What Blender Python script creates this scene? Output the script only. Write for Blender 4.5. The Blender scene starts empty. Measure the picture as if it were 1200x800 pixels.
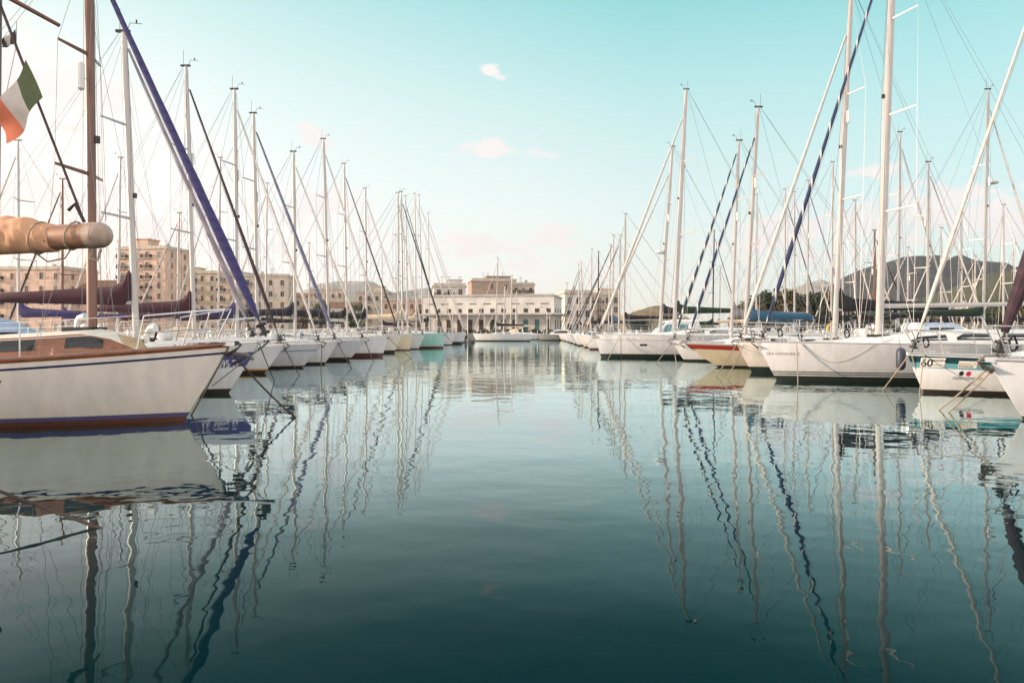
import bpy, math, random
from mathutils import Vector, Matrix, Quaternion
R = math.radians
scn = bpy.context.scene
col = scn.collection
random.seed(7)

# ------------------------------------------------------------------ camera
HC, FPX, HY = 1.6, 800.0, 388.0          # eye height, focal length in photo pixels, horizon row
cam_d = bpy.data.cameras.new('camera')
cam = bpy.data.objects.new('camera', cam_d); col.objects.link(cam)
cam.location = (0, 0, HC); cam.rotation_euler = (R(90), 0, 0)
cam_d.sensor_width = 36; cam_d.lens = 24; cam_d.shift_y = -0.010
cam_d.clip_start = 0.1; cam_d.clip_end = 6000
scn.camera = cam

# ------------------------------------------------------------------ light
SUN_AZ, SUN_EL = R(-93), R(12)          # azimuth from the view direction (+Y), negative = to the left
sun_d = bpy.data.lights.new('sun', 'SUN'); sun_d.energy = 3.0; sun_d.angle = R(0.6); sun_d.color = (1.0, 0.77, 0.56)
sun = bpy.data.objects.new('sun', sun_d); col.objects.link(sun)
sdir = Vector((math.sin(SUN_AZ) * math.cos(SUN_EL), math.cos(SUN_AZ) * math.cos(SUN_EL), math.sin(SUN_EL)))
sun.rotation_euler = sdir.to_track_quat('Z', 'Y').to_euler()
vs = scn.view_settings
vs.view_transform = 'Standard'; vs.look = 'None'; vs.exposure = 1.22; vs.gamma = 1.0; vs.use_curve_mapping = False
scn.cycles.use_denoising = True
scn.cycles.max_bounces = 6; scn.cycles.transparent_max_bounces = 8
scn.cycles.volume_bounces = 0

# ------------------------------------------------------------------ world
world = bpy.data.worlds.new('World'); scn.world = world; world.use_nodes = True
nt = world.node_tree; nt.nodes.clear()
def N(t, **kw):
    n = nt.nodes.new(t)
    for k, v in kw.items(): setattr(n, k, v)
    return n
def mth(op, a, b=None, clamp=False):
    n = N('ShaderNodeMath', operation=op, use_clamp=clamp)
    for i, x in enumerate((a, b)):
        if x is None: continue
        if isinstance(x, (int, float)): n.inputs[i].default_value = x
        else: nt.links.new(x, n.inputs[i])
    return n.outputs[0]
wo = N('ShaderNodeOutputWorld'); bg = N('ShaderNodeBackground'); bg.inputs['Strength'].default_value = 0.1
nt.links.new(bg.outputs[0], wo.inputs[0])
sky = N('ShaderNodeTexSky', sky_type='NISHITA', sun_disc=False, sun_elevation=SUN_EL, sun_rotation=SUN_AZ,
        air_density=1.0, dust_density=2.2, ozone_density=1.2)
tc = N('ShaderNodeTexCoord'); sep = N('ShaderNodeSeparateXYZ'); nt.links.new(tc.outputs['Generated'], sep.inputs[0])
el = mth('ARCSINE', sep.outputs[2]); az = mth('ARCTAN2', sep.outputs[0], sep.outputs[1])
ramp = N('ShaderNodeValToRGB'); cr = ramp.color_ramp
cr.elements[0].position = 0.0; cr.elements[0].color = (0.98, 0.90, 0.80, 1)
cr.elements[1].position = 1.0; cr.elements[1].color = (0.85, 0.86, 0.88, 1)  # zenith end raised, out of view, as added fill for the hulls
for p, c in ((0.09, (0.90, 0.91, 0.87)), (0.2, (0.74, 0.86, 0.85)), (0.36, (0.50, 0.765, 0.765)), (0.52, (0.23, 0.625, 0.65)), (0.72, (0.55, 0.70, 0.73))):
    e = cr.elements.new(p); e.color = (*c, 1)
nt.links.new(mth('MULTIPLY', el, 1.0 / 0.9, True), ramp.inputs[0])
def mixc(f, a, b, typ='MIX'):
    n = N('ShaderNodeMix', data_type='RGBA', blend_type=typ)
    for i, x in ((0, f), (6, a), (7, b)):
        if isinstance(x, (int, float)): n.inputs[i].default_value = x
        elif isinstance(x, tuple): n.inputs[i].default_value = (*x, 1)
        else: nt.links.new(x, n.inputs[i])
    return n.outputs[2]
grad = mixc(1.0, ramp.outputs[0], (5.3, 5.15, 5.05), 'MULTIPLY')
base = mixc(0.88, sky.outputs[0], grad)
# thin bright veil of high cloud on the sunward (left) side of the view
lf = mth('MULTIPLY', mth('SUBTRACT', 0.20, az), 1.25, True)
lf2 = mth('MULTIPLY', lf, mth('SUBTRACT', 1.0, mth('MULTIPLY', el, 1.35), True))
veil = mixc(mth('MULTIPLY', lf2, 0.82), base, (5.3, 5.1, 4.95))
# warm glow low over the left bank
gc = N('ShaderNodeVectorMath', operation='SUBTRACT'); nt.links.new(tc.outputs['Generated'], gc.inputs[0]); gc.inputs[1].default_value = (-.62, .785, .03)
gl_ = N('ShaderNodeVectorMath', operation='LENGTH'); nt.links.new(gc.outputs[0], gl_.inputs[0])
gw = mth('MULTIPLY', mth('SUBTRACT', 0.46, gl_.outputs['Value']), 2.3, True)
veil = mixc(mth('MULTIPLY', gw, gw), veil, (7.0, 4.9, 4.2))
# the clear side of the sky, away from the sun, is a deeper teal
rt = mth('MULTIPLY', mth('MULTIPLY', mth('SUBTRACT', az, 0.02), 1.7, True), mth('SUBTRACT', 1.6, mth('ABSOLUTE', az), True))
veil = mixc(rt, veil, mixc(1.0, veil, (0.85, 0.97, 0.98), 'MULTIPLY'))
# behind the viewer, pinkish sky is brightened low down as added fill for hulls
back_fill = mth('MULTIPLY', mth('SUBTRACT', mth('ABSOLUTE', az), 1.0), 1.2, True)
back_fill = mth('MULTIPLY', back_fill, mth('SUBTRACT', 1.0, mth('MULTIPLY', el, 0.9), True))
veil = mixc(mth('MULTIPLY', back_fill, 0.95), veil, (10.0, 8.7, 8.1))
# small cumulus, placed by compass direction and elevation
warp = N('ShaderNodeVectorMath', operation='MULTIPLY'); nt.links.new(tc.outputs['Generated'], warp.inputs[0]); warp.inputs[1].default_value = (1, 1, 2.0)
ns = N('ShaderNodeTexNoise'); nt.links.new(warp.outputs[0], ns.inputs['Vector'])
ns.inputs['Scale'].default_value = 26; ns.inputs['Detail'].default_value = 7; ns.inputs['Roughness'].default_value = 0.58
ns2 = N('ShaderNodeTexNoise'); nt.links.new(warp.outputs[0], ns2.inputs['Vector'])
ns2.inputs['Scale'].default_value = 5; ns2.inputs['Detail'].default_value = 6
cmb = N('ShaderNodeCombineXYZ'); nt.links.new(az, cmb.inputs[0]); nt.links.new(el, cmb.inputs[1])
tot = None
for (px, py, w, h, s) in ((570, 176, 26, 11, 1.35), (582, 88, 16, 9, 1.15), (655, 278, 28, 11, 1.3), (636, 182, 18, 7, 1.05),
        (560, 288, 44, 13, 1.25), (606, 306, 60, 10, .9), (373, 158, 18, 12, 1.4), (90, 105, 60, 24, 1.4), (15, 85, 75, 50, 1.0),
        (70, 150, 60, 10, .8), (40, 225, 120, 40, .9), (170, 262, 110, 26, .9), (375, 240, 66, 22, 1.05), (330, 300, 90, 16, .7),
        (430, 275, 60, 12, .7), (930, 266, 52, 22, 1.3), (1012, 262, 56, 22, 1.35), (1085, 250, 66, 30, 1.4), (1168, 262, 56, 30, 1.4),
        (1040, 200, 46, 8, .7), (895, 288, 60, 16, 1.1), (980, 300, 90, 18, .8), (-120, 180, 130, 60, 1.0), (1330, 230, 120, 60, 1.0), (715, 318, 60, 10, .6)):
    a = math.atan((px - 600) / 800); e = math.atan((388 - py) / 800 * math.cos(a))
    k = math.cos(a) ** 2 / 800
    s1 = N('ShaderNodeVectorMath', operation='SUBTRACT'); nt.links.new(cmb.outputs[0], s1.inputs[0]); s1.inputs[1].default_value = (a, e, 0)
    s2 = N('ShaderNodeVectorMath', operation='MULTIPLY'); nt.links.new(s1.outputs[0], s2.inputs[0]); s2.inputs[1].default_value = (1 / (w * k), 800 / h / 800 / k * (1 if e < .2 else .97), 0)
    s3 = N('ShaderNodeVectorMath', operation='LENGTH'); nt.links.new(s2.outputs[0], s3.inputs[0])
    g = mth('MULTIPLY', mth('SUBTRACT', 1.15, mth('MULTIPLY', s3.outputs['Value'], .62), True), s)
    tot = g if tot is None else mth('MAXIMUM', tot, g)
dens = mth('ADD', tot, mth('MULTIPLY', mth('SUBTRACT', ns.outputs[0], 0.5), 3.4))
dens = mth('MULTIPLY', mth('SUBTRACT', dens, 0.48), 2.2, True)
dens = mth('MULTIPLY', dens, mth('MULTIPLY', tot, 2.5, True))
dens = mth('MULTIPLY', dens, mth('ADD', 0.42, ns2.outputs[0], True))
shade = mixc(ns2.outputs[0], (4.0, 3.6, 3.6), (5.2, 4.65, 4.45))
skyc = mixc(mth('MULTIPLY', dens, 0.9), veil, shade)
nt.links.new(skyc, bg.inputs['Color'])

# ------------------------------------------------------------------ helpers
def X(px, D): return (px - 600.0) / FPX * D
def Z(py, D): return HC + (HY - py) / FPX * D

class MB:
    def __init__(s): s.v, s.f, s.m = [], [], []
    def add(s, pts): i = len(s.v); s.v.extend([tuple(p) for p in pts]); return i
    def face(s, pts, m=0): i = s.add(pts); s.f.append(tuple(range(i, i + len(pts)))); s.m.append(m)
    def box(s, x0, x1, y0, y1, z0, z1, m=0):
        i = s.add([(x, y, z) for z in (z0, z1) for y in (y0, y1) for x in (x0, x1)])
        for q in ((0, 2, 3, 1), (4, 5, 7, 6), (0, 1, 5, 4), (2, 6, 7, 3), (0, 4, 6, 2), (1, 3, 7, 5)):
            s.f.append(tuple(i + k for k in q)); s.m.append(m)
    def grid(s, rows, m=0, mrow=None, closed=False, cap=False):
        n = len(rows[0]); i0 = len(s.v)
        for r in rows: s.add(r)
        for a in range(len(rows) - 1):
            for b in range(n if closed else n - 1):
                b2 = (b + 1) % n
                s.f.append((i0 + a * n + b, i0 + a * n + b2, i0 + (a + 1) * n + b2, i0 + (a + 1) * n + b))
                s.m.append(mrow[b] if mrow else m)
        if cap:
            s.f.append(tuple(i0 + b for b in range(n))[::-1]); s.m.append(m)
            s.f.append(tuple(i0 + (len(rows) - 1) * n + b for b in range(n))); s.m.append(m)
    def tube(s, pts, r, n=6, m=0, cap=True, squash=1.0):
        pts = [Vector(p) for p in pts]; k = len(pts)
        rr = r if isinstance(r, (list, tuple)) else [r] * k
        rows = []; up = None
        for i, p in enumerate(pts):
            d = (pts[min(i + 1, k - 1)] - pts[max(i - 1, 0)])
            d = d.normalized() if d.length > 1e-9 else Vector((0, 0, 1))
            if up is None: up = Vector((0, 1, 0)) if abs(d.y) < .9 else Vector((1, 0, 0))
            a = (up - d * up.dot(d)).normalized(); b = d.cross(a); up = a
            rows.append([p + (a * math.cos(2 * math.pi * j / n) * squash + b * math.sin(2 * math.pi * j / n)) * rr[i] for j in range(n)])
        s.grid(rows, m, closed=True, cap=cap)
    def ball(s, c, r, m=0, n=8, k=5, sc=(1, 1, 1)):
        rows = []
        for a in range(k + 1):
            t = math.pi * (a / k) * .998 + .003
            rows.append([(c[0] + r * sc[0] * math.sin(t) * math.cos(2 * math.pi * j / n), c[1] + r * sc[1] * math.sin(t) * math.sin(2 * math.pi * j / n), c[2] - r * sc[2] * math.cos(t)) for j in range(n)])
        s.grid(rows, m, closed=True, cap=True)
    def build(s, name, mats, parent=None, smooth=True, angle=38):
        me = bpy.data.meshes.new(name); me.from_pydata(s.v, [], s.f)
        if not isinstance(mats, (list, tuple)): mats = [mats]
        for q in mats: me.materials.append(q)
        if len(mats) > 1: me.polygons.foreach_set('material_index', s.m)
        if smooth:
            me.polygons.foreach_set('use_smooth', [True] * len(me.polygons)); me.set_sharp_from_angle(angle=R(angle))
        me.validate(); me.update()
        o = bpy.data.objects.new(name, me); col.objects.link(o)
        if parent: o.parent = parent
        return o

def tag(o, label=None, cat=None, group=None, kind=None):
    if label: o['label'] = label
    if cat: o['category'] = cat
    if group: o['group'] = group
    if kind: o['kind'] = kind
    return o
def empty(name, loc, rz=0.0, label=None, cat=None, group=None):
    o = bpy.data.objects.new(name, None); col.objects.link(o); o.location = loc; o.rotation_euler = (0, 0, rz)
    o.empty_display_size = .3
    return tag(o, label, cat, group)

# ------------------------------------------------------------------ materials
_m = {}
def mat(name, c, rough=.5, metal=0.0, var=.12, scale=3.0, coat=0.0, c2=None, bump=0.0, bscale=20, detail=5, spec=None, stretch=(1, 1, 1), trans=None):
    if name in _m: return _m[name]
    m = bpy.data.materials.new(name); m.use_nodes = True; t = m.node_tree; b = t.nodes['Principled BSDF']
    b.inputs['Roughness'].default_value = rough; b.inputs['Metallic'].default_value = metal
    if coat: b.inputs['Coat Weight'].default_value = coat; b.inputs['Coat Roughness'].default_value = .08
    if spec is not None: b.inputs['Specular IOR Level'].default_value = spec
    tcn = t.nodes.new('ShaderNodeTexCoord'); mp = t.nodes.new('ShaderNodeMapping'); mp.inputs['Scale'].default_value = stretch
    t.links.new(tcn.outputs['Object'], mp.inputs[0])
    nz = t.nodes.new('ShaderNodeTexNoise'); nz.inputs['Scale'].default_value = scale; nz.inputs['Detail'].default_value = detail
    t.links.new(mp.outputs[0], nz.inputs['Vector'])
    rp = t.nodes.new('ShaderNodeValToRGB'); e = rp.color_ramp.elements
    e[0].position = .32; e[1].position = .68
    d = c2 if c2 else tuple(x * (1 - var) for x in c)
    e[0].color = (*d, 1); e[1].color = (*(c if c2 else tuple(min(1, x * (1 + var * .35)) for x in c)), 1)
    t.links.new(nz.outputs[0], rp.inputs[0]); t.links.new(rp.outputs[0], b.inputs['Base Color'])
    if bump:
        n2 = t.nodes.new('ShaderNodeTexNoise'); n2.inputs['Scale'].default_value = bscale; t.links.new(mp.outputs[0], n2.inputs['Vector'])
        bp = t.nodes.new('ShaderNodeBump'); bp.inputs['Strength'].default_value = bump; bp.inputs['Distance'].default_value = .02
        t.links.new(n2.outputs[0], bp.inputs['Height']); t.links.new(bp.outputs[0], b.inputs['Normal'])
    _m[name] = m; return m

def hullpaint(name, c):
    m = mat('hull_' + name, c, .28, var=.11, scale=1.6, coat=.35, stretch=(2.6, 2.6, .5), detail=8)
    t = m.node_tree; b = t.nodes['Principled BSDF']; src = b.inputs['Base Color'].links[0].from_socket
    # scum and rust-brown streaks just above the waterline
    tcn = t.nodes.new('ShaderNodeTexCoord'); sp = t.nodes.new('ShaderNodeSeparateXYZ'); t.links.new(tcn.outputs['Object'], sp.inputs[0])
    mr = t.nodes.new('ShaderNodeMapRange'); mr.inputs[1].default_value = .55; mr.inputs[2].default_value = .04; t.links.new(sp.outputs[2], mr.inputs[0])
    mp = t.nodes.new('ShaderNodeMapping'); mp.inputs['Scale'].default_value = (5, 5, .7); t.links.new(tcn.outputs['Object'], mp.inputs[0])
    nz = t.nodes.new('ShaderNodeTexNoise'); nz.inputs['Scale'].default_value = 1.7; nz.inputs['Detail'].default_value = 9; t.links.new(mp.outputs[0], nz.inputs['Vector'])
    m1 = t.nodes.new('ShaderNodeMath'); m1.operation = 'MULTIPLY'; t.links.new(mr.outputs[0], m1.inputs[0]); t.links.new(nz.outputs[0], m1.inputs[1])
    m2 = t.nodes.new('ShaderNodeMath'); m2.operation = 'MULTIPLY'; t.links.new(m1.outputs[0], m2.inputs[0]); m2.inputs[1].default_value = .75; m2.use_clamp = True
    mx = t.nodes.new('ShaderNodeMix'); mx.data_type = 'RGBA'; t.links.new(m2.outputs[0], mx.inputs[0]); t.links.new(src, mx.inputs[6])
    mx.inputs[7].default_value = (c[0] * .5 + .06, c[1] * .46 + .04, c[2] * .33 + .02, 1); t.links.new(mx.outputs[2], b.inputs['Base Color'])
    return m
WHITE = hullpaint('white', (.72, .72, .73)); CREAM = hullpaint('cream', (.78, .71, .64)); PALE = hullpaint('pale_grey', (.62, .63, .66))
TEALH = hullpaint('mint', (.36, .62, .56)); SAND = hullpaint('sand', (.70, .60, .44)); GREYH = hullpaint('grey', (.35, .36, .38))
NAVY = hullpaint('navy', (.035, .035, .10)); BLUEV = hullpaint('blue_violet', (.095, .09, .23)); BLACK = hullpaint('black', (.018, .018, .022))
ANTI_G = hullpaint('dark_green', (.010, .030, .032)); ANTI_R = hullpaint('brown_red', (.13, .045, .035)); RED = hullpaint('red', (.33, .045, .03))
TEAL1 = hullpaint('deep_teal', (.012, .055, .065)); TEAL2 = hullpaint('teal', (.14, .35, .40)); ORANGE = hullpaint('orange', (.60, .30, .08))
BROWNR = hullpaint('oxblood', (.10, .03, .035)); GREYST = hullpaint('grey_blue', (.30, .31, .38))
DECK = mat('deck_gelcoat', (.70, .70, .69), .6, var=.1, scale=2.5)
DECKC = mat('deck_cream', (.66, .61, .52), .6, var=.1, scale=2.5)
TEAKD = mat('teak_deck', (.36, .23, .13), .7, var=.3, scale=6, stretch=(.3, 6, 1))
WOOD = mat('varnished_wood', (.24, .085, .035), .3, var=.35, scale=4, coat=.4, stretch=(.4, 5, 3))
SPARW = mat('wood_spar', (.15, .06, .035), .35, var=.35, scale=3, coat=.3, stretch=(4, 4, .4))
ALU = mat('white_spar', (.45, .43, .415), .35, var=.06, scale=2)
ALUG = mat('anodised_spar', (.42, .41, .40), .4, .35, var=.08, scale=2)
DSPAR = mat('dark_spar', (.045, .032, .03), .4, var=.2, scale=2)
STEEL = mat('stainless_tube', (.62, .61, .60), .25, .75, var=.06, scale=5)
WIRE = mat('rigging_wire', (.20, .195, .20), .4, .4, var=.1, scale=5)
GLASS = mat('tinted_window', (.012, .018, .02), .08, var=.2, scale=3)
TURQ = mat('turquoise_windscreen', (.02, .22, .28), .08, var=.25, scale=2)
ROPE = mat('pale_rope', (.34, .285, .22), .9, var=.3, scale=60)
DROPE = mat('weathered_rope', (.05, .035, .03), .9, var=.35, scale=50)
ANCH = mat('galvanised', (.26, .23, .20), .55, .5, var=.3, scale=12)
DRUM = mat('black_plastic', (.02, .02, .022), .45, var=.2, scale=8)
def canvas(name, c): return mat('canvas_' + name, c, .85, var=.22, scale=5, bump=.5, bscale=9)
CV = {'navy': canvas('navy', (.013, .014, .026)), 'black': canvas('black', (.012, .013, .016)), 'maroon': canvas('maroon', (.055, .016, .026)),
      'blue': canvas('blue', (.03, .105, .18)), 'violet': canvas('violet', (.045, .035, .12)), 'green': canvas('green', (.012, .03, .02)),
      'white': canvas('white', (.70, .66, .60)), 'cream': canvas('cream', (.62, .50, .36)), 'light_blue': canvas('light_blue', (.32, .42, .55)),
      'grey': canvas('grey', (.22, .22, .24)), 'orange': canvas('orange', (.62, .34, .20)), 'tan': canvas('tan', (.45, .33, .20))}
def furlmat(name, c, c2, pitch=1.4, w=.3):
    key = 'furled_' + name
    if key in _m: return _m[key]
    m = bpy.data.materials.new(key); m.use_nodes = True; t = m.node_tree; b = t.nodes['Principled BSDF']; b.inputs['Roughness'].default_value = .8
    def M(op, x, y=None):
        n = t.nodes.new('ShaderNodeMath'); n.operation = op
        for i, q in enumerate((x, y)):
            if q is None: continue
            if isinstance(q, (int, float)): n.inputs[i].default_value = q
            else: t.links.new(q, n.inputs[i])
        return n.outputs[0]
    tcn = t.nodes.new('ShaderNodeTexCoord'); sp = t.nodes.new('ShaderNodeSeparateXYZ'); t.links.new(tcn.outputs['Object'], sp.inputs[0])
    ang = M('DIVIDE', M('ARCTAN2', sp.outputs[1], sp.outputs[0]), 2 * math.pi)
    fr = M('FRACT', M('ADD', ang, M('MULTIPLY', sp.outputs[2], pitch)))
    st = M('LESS_THAN', fr, w)
    nz = t.nodes.new('ShaderNodeTexNoise'); nz.inputs['Scale'].default_value = 6; t.links.new(tcn.outputs['Object'], nz.inputs['Vector'])
    mx = t.nodes.new('ShaderNodeMix'); mx.data_type = 'RGBA'; mx.inputs[6].default_value = (*c, 1); mx.inputs[7].default_value = (*c2, 1); t.links.new(st, mx.inputs[0])
    m2 = t.nodes.new('ShaderNodeMix'); m2.data_type = 'RGBA'; m2.blend_type = 'MULTIPLY'; m2.inputs[0].default_value = .35
    t.links.new(mx.outputs[2], m2.inputs[6]); t.links.new(nz.outputs[1], m2.inputs[7]); t.links.new(m2.outputs[2], b.inputs['Base Color'])
    bp = t.nodes.new('ShaderNodeBump'); bp.inputs['Strength'].default_value = .6; bp.inputs['Distance'].default_value = .03
    t.links.new(M('FRACT', M('ADD', ang, M('MULTIPLY', sp.outputs[2], pitch * 2))), bp.inputs['Height']); t.links.new(bp.outputs[0], b.inputs['Normal'])
    _m[key] = m; return m
FM = {'violet': furlmat('violet', (.065, .058, .20), (.05, .044, .15), 5.2, .45), 'pale': furlmat('pale', (.66, .62, .58), (.58, .54, .50), 2.0, .25),
      'dark': furlmat('dark', (.045, .03, .035), (.06, .045, .05), 1.5, .3), 'black': furlmat('black', (.02, .02, .028), (.10, .10, .11), .9, .2),
      'blue_grey': furlmat('blue_grey', (.15, .16, .25), (.20, .20, .28), 1.2, .3), 'mauve': furlmat('mauve', (.25, .22, .27), (.33, .30, .33), 1.0, .3),
      'navy_white': furlmat('navy_white', (.025, .035, .10), (.62, .58, .55), 1.05, .17), 'teal_white': furlmat('teal_white', (.03, .05, .08), (.62, .60, .56), 1.1, .28),
      'maroon': furlmat('maroon', (.035, .014, .026), (.05, .022, .036), 3.0, .35)}
# ------------------------------------------------------------------ hull shape
class Hull:
    def __init__(s, L, B, fb, fm, fs, rake, trans, ws, p=2.1, flare=.5, tip=.03):
        s.L, s.B, s.fb, s.fm, s.fs, s.rake, s.trans, s.ws, s.p, s.flare, s.tip = L, B, fb, fm, fs, rake, trans, ws, p, flare, tip
    def sheer(s, t):
        return s.fm + (s.fb - s.fm) * max(0, (t - .35) / .65) ** 1.7 + (s.fs - s.fm) * max(0, (.35 - t) / .35) ** 2
    def hb(s, t):
        h = s.B / 2
        if t > .45: return s.tip + (h - s.tip) * max(0.0, 1 - ((t - .45) / .55) ** s.p)
        return h * (1 - (1 - s.ws) * ((.45 - t) / .45) ** 2)
    def ends(s, z):
        xb = s.L / 2 - s.rake * max(0, 1 - z / s.fb) ** 1.1
        xs = -s.L / 2 + s.trans * (1 - z / s.fs)
        return xs, xb
    def b(s, t, z):
        zk = -.5; k = min(1, max(0, (z - zk) / (s.sheer(t) - zk)))
        return max(s.tip * .6, s.hb(t) * k ** (.2 + s.flare * t ** 3))
    def pt(s, t, z, side):
        xs, xb = s.ends(z); return (xs + (xb - xs) * t, side * s.b(t, z), z)
    def t_of(s, x, z):
        xs, xb = s.ends(z); return min(1, max(0, (x - xs) / (xb - xs)))
    def on(s, x, z, side, off=.004):
        return (x, side * (s.b(s.t_of(x, z), z) + off), z)
    def sheer_x(s, x):
        t = (x + s.L / 2) / s.L
        for _ in range(4): t = s.t_of(x, s.sheer(t))
        return s.sheer(t), s.hb(t), t

def text_mesh(body, size, bold=0.0):
    c = bpy.data.curves.new('lettering', 'FONT'); c.body = body; c.size = size; c.align_x = 'LEFT'; c.offset = bold * size
    o = bpy.data.objects.new('lettering', c); col.objects.link(o)
    dg = bpy.context.evaluated_depsgraph_get(); dg.update()
    me = bpy.data.meshes.new_from_object(o.evaluated_get(dg))
    bpy.data.objects.remove(o); bpy.data.curves.remove(c)
    return me

BRIGHT_T = mat('white_letters', (.75, .73, .70), .5, var=.05); DARK_T = mat('black_letters', (.015, .02, .02), .5, var=.1); RED_T = mat('red_mark', (.50, .02, .06), .5, var=.1)
GREY_T = mat('grey_letters', (.30, .29, .29), .5, var=.1); STICK = mat('white_sticker', (.74, .72, .68), .5, var=.04); GOLD_T = mat('gold_letters', (.42, .30, .14), .5, var=.1)

def hull_text(H, hull, body, x, z, size, side, m, d, sx=1.0, bold=0.0, name='lettering', off=.006, right=False):
    """letters lie on the planking: x is where the text starts (local), d = local reading direction"""
    me = text_mesh(body, size, bold); o = bpy.data.objects.new(name, me); col.objects.link(o); o.parent = hull
    if right: x -= d * sx * max(v.co.x for v in me.vertices)
    for v in me.vertices:
        p = H.on(x + d * v.co.x * sx, z + v.co.y, side, off); v.co = p
    me.materials.clear(); me.materials.append(m); me.update(); return o
def hull_patch(H, hull, x0, x1, z0, z1, side, m, name, off=.004, nx=6, ell=False):
    b = MB()
    if ell:
        cx, cz, rx, rz = (x0 + x1) / 2, (z0 + z1) / 2, (x1 - x0) / 2, (z1 - z0) / 2
        b.face([H.on(cx + rx * math.cos(2 * math.pi * k / 20), cz + rz * math.sin(2 * math.pi * k / 20), side, off) for k in range(20)])
    else:
        b.grid([[H.on(x0 + (x1 - x0) * i / nx, z0 + (z1 - z0) * j / 2, side, off) for j in range(3)] for i in range(nx + 1)])
    return b.build(name, m, hull, smooth=False)

GROUP_L = 'sailing yachts moored along the left side of the channel'
GROUP_R = 'sailing yachts moored along the right side of the channel'
GROUP_L2 = 'sailing yachts berthed behind the left row'
GROUP_R2 = 'sailing yachts berthed behind the right row'

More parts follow.
